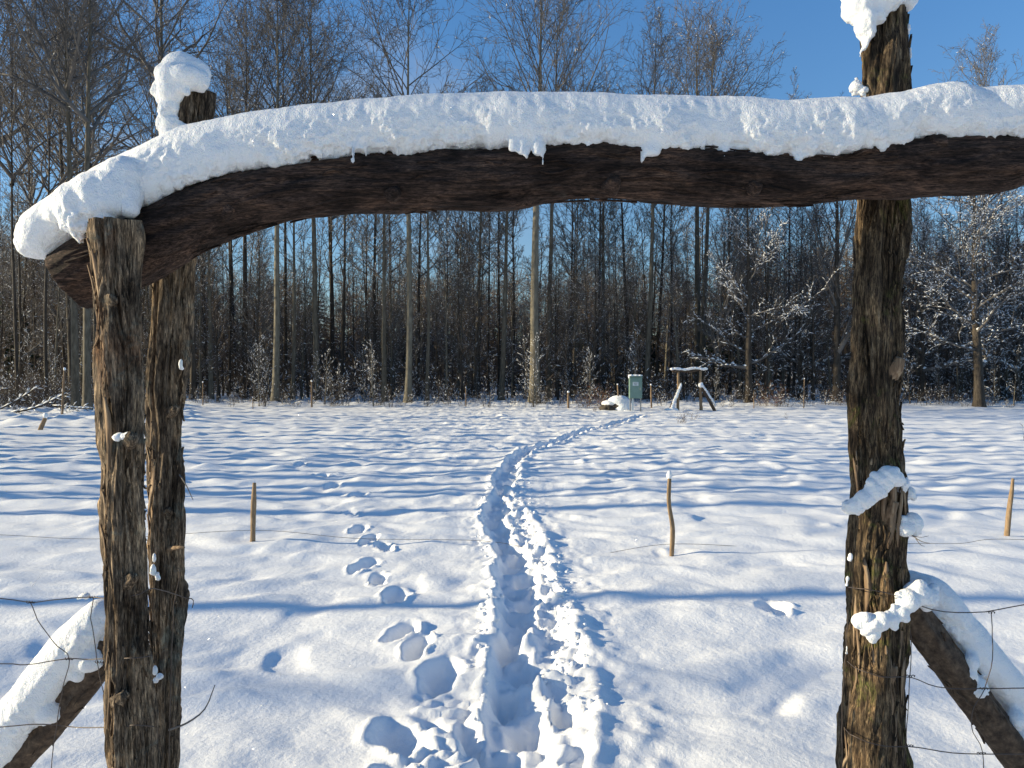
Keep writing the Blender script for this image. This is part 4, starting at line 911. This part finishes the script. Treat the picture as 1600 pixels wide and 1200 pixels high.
# ---- spruces: dark backing far in the wood
def spruce_arrays(seed, H, lay, nb, snow=True):
    rd = random.Random(seed); V_ = []; F_ = []; fp = []; fd = []; fs = []
    for k in range(lay):
        u = k/lay; z = H*(.06+.92*u); L_ = (H*.30)*(1-u)**.8+.12; a0 = rd.random()*6.28
        n = max(4, int(nb*(1-.6*u)))
        for j in range(n):
            a = a0+j*6.283/n+rd.uniform(-.2, .2); l = L_*rd.uniform(.7, 1.15); dr = rd.uniform(.25, .55)
            c, s_ = math.cos(a), math.sin(a); w_ = l*.26
            # a drooping bough: a few ragged needle blades either side of its rib
            for q_ in range(4):
                t0 = q_/4*l; t1 = t0+l*.42; side = 1 if q_ % 2 else -1
                b_ = len(V_)
                p0 = (c*t0, s_*t0, z-dr*t0*.6); p1 = (c*t1-s_*w_*side*.9, s_*t1+c*w_*side*.9, z-dr*t1*.8-.12*l); p2 = (c*(t1+.15*l), s_*(t1+.15*l), z-dr*t1*.65)
                V_ += [p0, p1, p2, (p0[0], p0[1], p0[2]-.1)]; F_ += [[b_, b_+1, b_+2], [b_+3, b_+2, b_+1]]
            if snow and rd.random() < .5:
                t_ = rd.uniform(.4, .9)*l; fp.append((c*t_, s_*t_, z-dr*t_*.6+.05)); fd.append((c, s_, -dr*.6)); fs.append((l*.25, l*.12, .05))
    return np.array(V_), np.array(F_), (flecks_arrays(fp, fd, fs) if fp else None)
sp = [spruce_arrays(60+k, 1.0*11, 22, 9) for k in range(3)]
trk = Tubes(); trk.add([(0, 0, -.3), (0, 0, 5), (0, 0, 11)], [.13, .09, .01], 6); trk_me = trk.mesh('trunk', M_TRUNK_DARK)
spm = [(mesh_from('crown', a, b_, M_SPRUCE, False), mesh_from('branch_snow', c[0], c[1], M_FLECK)) for a, b_, c in sp]
rd = random.Random(21)
gSp = 'spruces far back in the wood'
for i in range(90):
    px = -60+i*19.2+rd.uniform(-12, 12); D = rd.uniform(82, 105); x = (px-800)/1200*D
    tp = rd.uniform(452, 505); H = (588-tp)/1200*D+.6
    o = thing('spruce_tree', 'dark spruce far back in the wood, barely seen between the trunks', 'spruce', (x, D, gz(x, D)), gSp, (0, 0, rd.random()*6), H/11)
    k = i % 3; link('trunk', trk_me, o); link('crown', spm[k][0], o); link('branch_snow', spm[k][1], o, kind='stuff')
for (px, D, tp, lab) in ((8, 54, 440, 'dark young spruce with snow on its boughs at the left edge of the picture'), (1140, 70, 438, 'pointed spruce top showing right of the thick pair of stems'), (990, 76, 448, 'pointed spruce top showing above the green cabinet')):
    x = (px-800)/1200*D; H = (588-tp)/1200*D+1.2
    o = thing('spruce_tree', lab, 'spruce', (x, D, gz(x, D)), None, (0, 0, 1), H/11); link('trunk', trk_me, o); link('crown', spm[1][0], o); link('branch_snow', spm[1][1], o, kind='stuff')

# ---- undergrowth
def shrub_arrays(seed, h, n, spread=.5, leaf=0, twr=1.0):
    rd = random.Random(seed); T = Tubes(); P = []; D_ = []; S_ = []; LP = []; 
    for k in range(n):
        az = rd.uniform(0, 6.28); r = rd.uniform(0, .35*h); tilt = abs(rd.gauss(0, spread))
        p = (math.cos(az)*r, math.sin(az)*r, -.1); d = (math.cos(az)*math.sin(tilt), math.sin(az)*math.sin(tilt), math.cos(tilt))
        ln = h*rd.uniform(.5, 1.1); a = branch(T, rd, p, d, ln, .010*twr, 5, 3, .12, .0)
        for j in range(7):
            i = rd.randrange(1, 5); dd = side_dir(rd, a[1][i], rd.uniform(.5, 1.1)); b_ = branch(T, rd, a[0][i], dd, ln*rd.uniform(.18, .4), .0065*twr, 2, 3, .2, .03)
            for q_ in range(2): branch(T, rd, b_[0][1], side_dir(rd, dd, .7), ln*.14, .0045*twr, 1, 3, 0, 0, .5)
            if rd.random() < .42:
                c = b_[0][1]; P.append((c[0], c[1], c[2]+.012)); D_.append(dd); S_.append((rd.uniform(.03, .12), rd.uniform(.014, .03), rd.uniform(.012, .028)))
            for q_ in range(leaf): c = b_[0][rd.randrange(1, 3)]; LP.append((c[0]+rd.gauss(0, .05), c[1]+rd.gauss(0, .05), c[2]+rd.gauss(0, .05)))
    v, f = T.arrays(); sn = flecks_arrays(P, D_, S_)
    lf = None
    if LP:
        rs = np.random.RandomState(seed); LP = np.array(LP); a = rs.normal(size=(len(LP), 3)); a /= np.linalg.norm(a, axis=1)[:, None]; b_ = np.cross(a, rs.normal(size=(len(LP), 3))); b_ /= np.linalg.norm(b_, axis=1)[:, None]
        s_ = rs.uniform(.02, .04, (len(LP), 1)); lv = np.stack([LP-a*s_, LP+b_*s_*.55, LP+a*s_, LP-b_*s_*.55], 1).reshape(-1, 3); lf = (lv, (np.arange(len(LP))*4)[:, None]+np.arange(4)[None])
    return v, f, sn, lf
sh_src = [shrub_arrays(400+k, [1.3, 1.8, 2.4, .9, 1.6][k], [9, 10, 10, 9, 8][k], twr=1.3) for k in range(5)]
shm = [(mesh_from('stems', a, b_, M_SHRUB), mesh_from('branch_snow', c[0], c[1], M_FLECK)) for a, b_, c, l in sh_src]
gU = 'bare shrubs along the foot of the trees'
rd = random.Random(33)
for i in range(95):
    px = -20+i*17.6+rd.uniform(-9, 9); D = 39.3+rd.uniform(0, 3.0)-(8 if px < 130 else 0)*rd.random(); x = (px-800)/1200*D
    if 940 < px < 1025 or 1040 < px < 1125: D += 2.5
    k = rd.randrange(5); o = thing('bare_shrub', 'small leafless shrub flecked with snow, one of many at the foot of the trees', 'shrub', (x, D, gz(x, D)), gU, (0, 0, rd.random()*6), rd.uniform(.45, .85))
    link('stems', shm[k][0], o); link('branch_snow', shm[k][1], o, kind='stuff')
# leafy brown shrubs
for j, (px, D, s_, lab) in enumerate(((932, 38.5, .85, 'shrub with dry red brown leaves left of the snowy boulder'), (915, 39.5, .6, 'small red brown leaved shrub beside the stout snow topped stake'), (1212, 39.5, .8, 'shrub with sparse dry brown leaves right of the small far gate'),
                        (53, 34, .8, 'rust brown leafy bush at the left edge of the wood'), (1330, 40, .75, 'snowy shrub with a few brown leaves behind the right post'), (1195, 40, .55, 'low brown leaved shrub near the thin dark stake'))):
    v, f, sn, lf = shrub_arrays(500+j, 1.7, 12, .55, leaf=5, twr=1.2); x = (px-800)/1200*D
    o = thing('leafy_shrub', lab, 'shrub', (x, D, gz(x, D)), 'shrubs still holding brown leaves', (0, 0, j), s_)
    link('stems', mesh_from('stems', v, f, M_TWIG_RED), o); link('branch_snow', mesh_from('branch_snow', sn[0], sn[1], M_FLECK), o, kind='stuff'); link('dry_leaves', mesh_from('dry_leaves', lf[0], lf[1], M_LEAF, False), o, kind='stuff')
# dense mass behind: one object of stuff (+ its snow)
def scatter(src, pl):
    V_ = []; F_ = []; base = 0
    for (k, x, y, z, s_, rz) in pl:
        v, f = src[k]; c, sn = math.cos(rz)*s_, math.sin(rz)*s_
        w_ = np.empty_like(v); w_[:, 0] = v[:, 0]*c-v[:, 1]*sn+x; w_[:, 1] = v[:, 0]*sn+v[:, 1]*c+y; w_[:, 2] = v[:, 2]*s_+z
        V_.append(w_); F_.append(f+base); base += len(v)
    return np.concatenate(V_), np.concatenate(F_)
pl = []
for i in range(560):
    D = rd.uniform(43, 66) if i % 4 else rd.uniform(31, 40); px = rd.uniform(-60, 1660)
    if i % 4 == 0: px = rd.uniform(-60, 150)
    x = (px-800)/1200*D; s_ = rd.uniform(.8, 1.9) if i % 4 else rd.uniform(.35, .8)
    pl.append((rd.randrange(5), x, D, 0, s_, rd.random()*6))
zz = ground_z(np.array([p[1] for p in pl]), np.array([p[2] for p in pl])); pl = [(p[0], p[1], p[2], float(z), p[4], p[5]) for p, z in zip(pl, zz)]
v, f = scatter([(a[0], a[1]) for a in sh_src], pl); link('undergrowth', mesh_from('undergrowth', v, f, M_SHRUB), kind='stuff', label='tangled leafless undergrowth filling the wood between the trunks', category='undergrowth')
v, f = scatter([a[2] for a in sh_src], pl); link('undergrowth_snow', mesh_from('undergrowth_snow', v, f, M_FLECK), kind='stuff', label='flecks of snow caught all over the tangled undergrowth', category='snow')

# the far depth of the wood: crowds of thin stems that read as one brown-grey mass
def far_tree(seed):
    rd = random.Random(seed); T = Tubes(); P = []; D_ = []; S_ = []
    a = branch(T, rd, (0, 0, -.3), (0, 0, 1), 10, .09, 8, 4, .03, .02)
    for k in range(34):
        i = rd.randrange(1, 8); az_ = rd.random()*6.28; b_ = branch(T, rd, a[0][i], (math.cos(az_), math.sin(az_), rd.uniform(.2, 1.6)), rd.uniform(1.2, 2.8)*(1.15-.06*i), .022, 3, 3, .12, .05)
        if rd.random() < .6: c = b_[0][1]; P.append((c[0], c[1], c[2]+.03)); D_.append(b_[1][1]); S_.append((.16, .03, .028))
        for j in range(5): branch(T, rd, b_[0][rd.randrange(1, 4)], side_dir(rd, b_[1][2], .7), rd.uniform(.5, 1.3), .014, 1, 3, 0, 0, .5)
    return T.arrays(), flecks_arrays(P, D_, S_)
ft = [far_tree(900+k) for k in range(5)]
pl = []
for i in range(800):
    D = rd.uniform(68, 112); px = rd.uniform(-80, 1680); tp = rd.uniform(400, 490)-(45 if px < 120 or px > 1150 else 0); H = (588-tp)/1200*D+.8
    pl.append((rd.randrange(5), (px-800)/1200*D, D, .012*(D-43), max(.6, H/10.3), rd.random()*6))
v, f = scatter([a[0] for a in ft], pl); link('distant_wood', mesh_from('distant_wood', v, f, M_TWIG_RED), kind='stuff', label='brown grey mass of far trees closing off the depth of the wood', category='wood')
v, f = scatter([a[1] for a in ft], pl); link('distant_wood_snow', mesh_from('distant_wood_snow', v, f, M_FLECK), kind='stuff', label='specks of snow on the far trees of the wood', category='snow')

# saplings with snow, some pale
gP = 'saplings at the wood edge'
SAP = [finish(grow_tree(700+k, 4.2, .022, .12, 16, 1.1, .9, .4, 5, 3, 0, sway=.03, up=.06, twr=.8, snow=.13), 's', None, M_TWIG) for k in range(3)]
sapm = [trunk_mesh(V_, 1.2, m_, 5) for V_, m_ in zip(SAP, (M_TRUNK_PALE, M_TRUNK, M_TRUNK_DARK))]
for i in range(46):
    px = rd.uniform(-10, 1610); D = rd.uniform(39.5, 46); x = (px-800)/1200*D; k = i % 3
    place_tree(SAP[k], x, D, rd.uniform(.35, .95), rd.random()*6, rd.gauss(0, .06), 'slim young sapling with snow flecked twigs, one of many at the wood edge', gP, None, name='sapling', sh=sapm[k])
# low weeds poking through the snow
def weed(px, py, n, h, label, D=None):
    X, D_ = G(px, py); D = D or D_; X = (px-800)/1200*D; T = Tubes(); rd = random.Random(px)
    for k in range(n):
        a = rd.random()*6.28; tl = abs(rd.gauss(0, .35)); p = (rd.gauss(0, .1*h*2), rd.gauss(0, .1*h*2), -.03)
        b_ = branch(T, rd, p, (math.cos(a)*math.sin(tl), math.sin(a)*math.sin(tl), math.cos(tl)), h*rd.uniform(.5, 1.1), .0045 if D > 10 else .0013, 4, 3, .12, 0)
        if D > 10:
            for j in range(4): branch(T, rd, b_[0][rd.randrange(1, 5)], side_dir(rd, b_[1][2], .8), h*.25, .0045, 1, 3, 0, 0)
    o = link('dry_weed', T.mesh('dry_weed', M_TWIG_RED), None, label=label, category='weed', group='dry weeds poking through the snow'); o.location = (X, D, gz(X, D))
weed(1066, 662, 16, .45, 'tuft of dark dry weeds in the field below the small far gate'); weed(1084, 657, 9, .4, 'smaller weed tuft right of the tuft below the small far gate')
weed(1230, 657, 4, .3, 'single bent weed on the far right field'); weed(52, 916, 1, .22, 'single thin grass stem in the snow near the left edge'); weed(1592, 690, 2, .5, 'faint dry stalks by the right edge of the far field')
weed(930, 640, 8, .35, 'brown weeds at the snow edge left of the cabinet', 34.5)
# fallen branches on the brush at the left
for (px, py, D, dx, dz, lab) in ((60, 632, 28, 2.2, .35, 'fallen bare branch lying across the snowy brush at the left'), (10, 610, 30, 3.0, 1.2, 'snow covered branch sticking up at the far left edge'), (110, 640, 27.5, 1.2, -.2, 'short fallen branch in the brush by the hooked stake')):
    X = (px-800)/1200*D; z = gz(X, D)+.25; T = Tubes(); rd2 = random.Random(px)
    b_ = branch(T, rd2, (-dx/2, 0, -dz/2), (dx, .2, dz), math.hypot(dx, dz), .04, 8, 6, .06, .02)
    P = []; Dd = []; S_ = []
    for i in range(1, 8):
        for j in range(3):
            a = branch(T, rd2, b_[0][i], side_dir(rd2, b_[1][i], .8), .6, .012, 3, 3, .15, .03)
            P.append((a[0][1][0], a[0][1][1], a[0][1][2]+.02)); Dd.append(a[1][1]); S_.append((.12, .03, .03))
        P.append((b_[0][i][0], b_[0][i][1], b_[0][i][2]+.04)); Dd.append(b_[1][i]); S_.append((.22, .045, .04))
    o = thing('fallen_branch', lab, 'branch', (X, D, z)); link('branch_wood', T.mesh('branch_wood', M_TRUNK_DARK), o)
    fv, ff = flecks_arrays(P, Dd, S_); link('branch_snow', mesh_from('branch_snow', fv, ff, M_FLECK), o, kind='stuff')

# ---- tell the many alike trees and shrubs apart by where they stand
LM = [(-999, 'left picture edge'), (178, 'front left post'), (262, 'back left post'), (330, 'slim pale trunk'), (380, 'stout black trunk'), (430, 'bright grey trunk'), (496, 'curved dark grey trunk'), (600, 'close trio of trunks'),
      (637, 'pale trunk left of the middle'), (742, 'crooked trunk'), (835, 'thickest trunk'), (942, 'snowy boulder'), (993, 'green cabinet'), (1077, 'small far gate'), (1170, 'low branched snowy tree'), (1256, 'tall thin far stake'), (1372, 'right post'), (1530, 'spreading snowy tree'), (1600, 'right picture edge')]
_o = ['', 'first', 'second', 'third', 'fourth', 'fifth', 'sixth', 'seventh', 'eighth', 'ninth']
ORD = _o[1:]+['tenth', 'eleventh', 'twelfth', 'thirteenth', 'fourteenth', 'fifteenth', 'sixteenth', 'seventeenth', 'eighteenth', 'nineteenth']
for t_, u_ in (('twentieth', 'twenty'), ('thirtieth', 'thirty'), ('fortieth', 'forty'), ('fiftieth', 'fifty'), ('sixtieth', 'sixty')): ORD += [t_]+[u_+'-'+q_ for q_ in _o[1:]]

for grp, word in ((gB, 'thin bare background tree'), (gC, 'tall leafless tree in the crowd'), (gP, 'young snow flecked sapling'), (gSp, 'dark distant spruce'), (gU, 'small snowy leafless shrub'), (gS, None)):
    L_ = [o for o in scene.objects if o.get('group') == grp]
    if word is None:
        L_.sort(key=lambda o: o.location.y)
        for i, o in enumerate(L_): o['label'] = 'tall bare tree beside the field off the left edge, %s from the camera' % ORD[i]
        continue
    px_ = lambda o: o.location.x/o.location.y*1200+800
    L_.sort(key=px_)
    cnt = {}
    for o in L_:
        i = max(j for j, a in enumerate(LM) if a[0] <= px_(o)); cnt[i] = cnt.get(i, -1)+1
        o['label'] = '%s %s counting rightward from the %s' % (ORD[cnt[i]], word, LM[i][1])
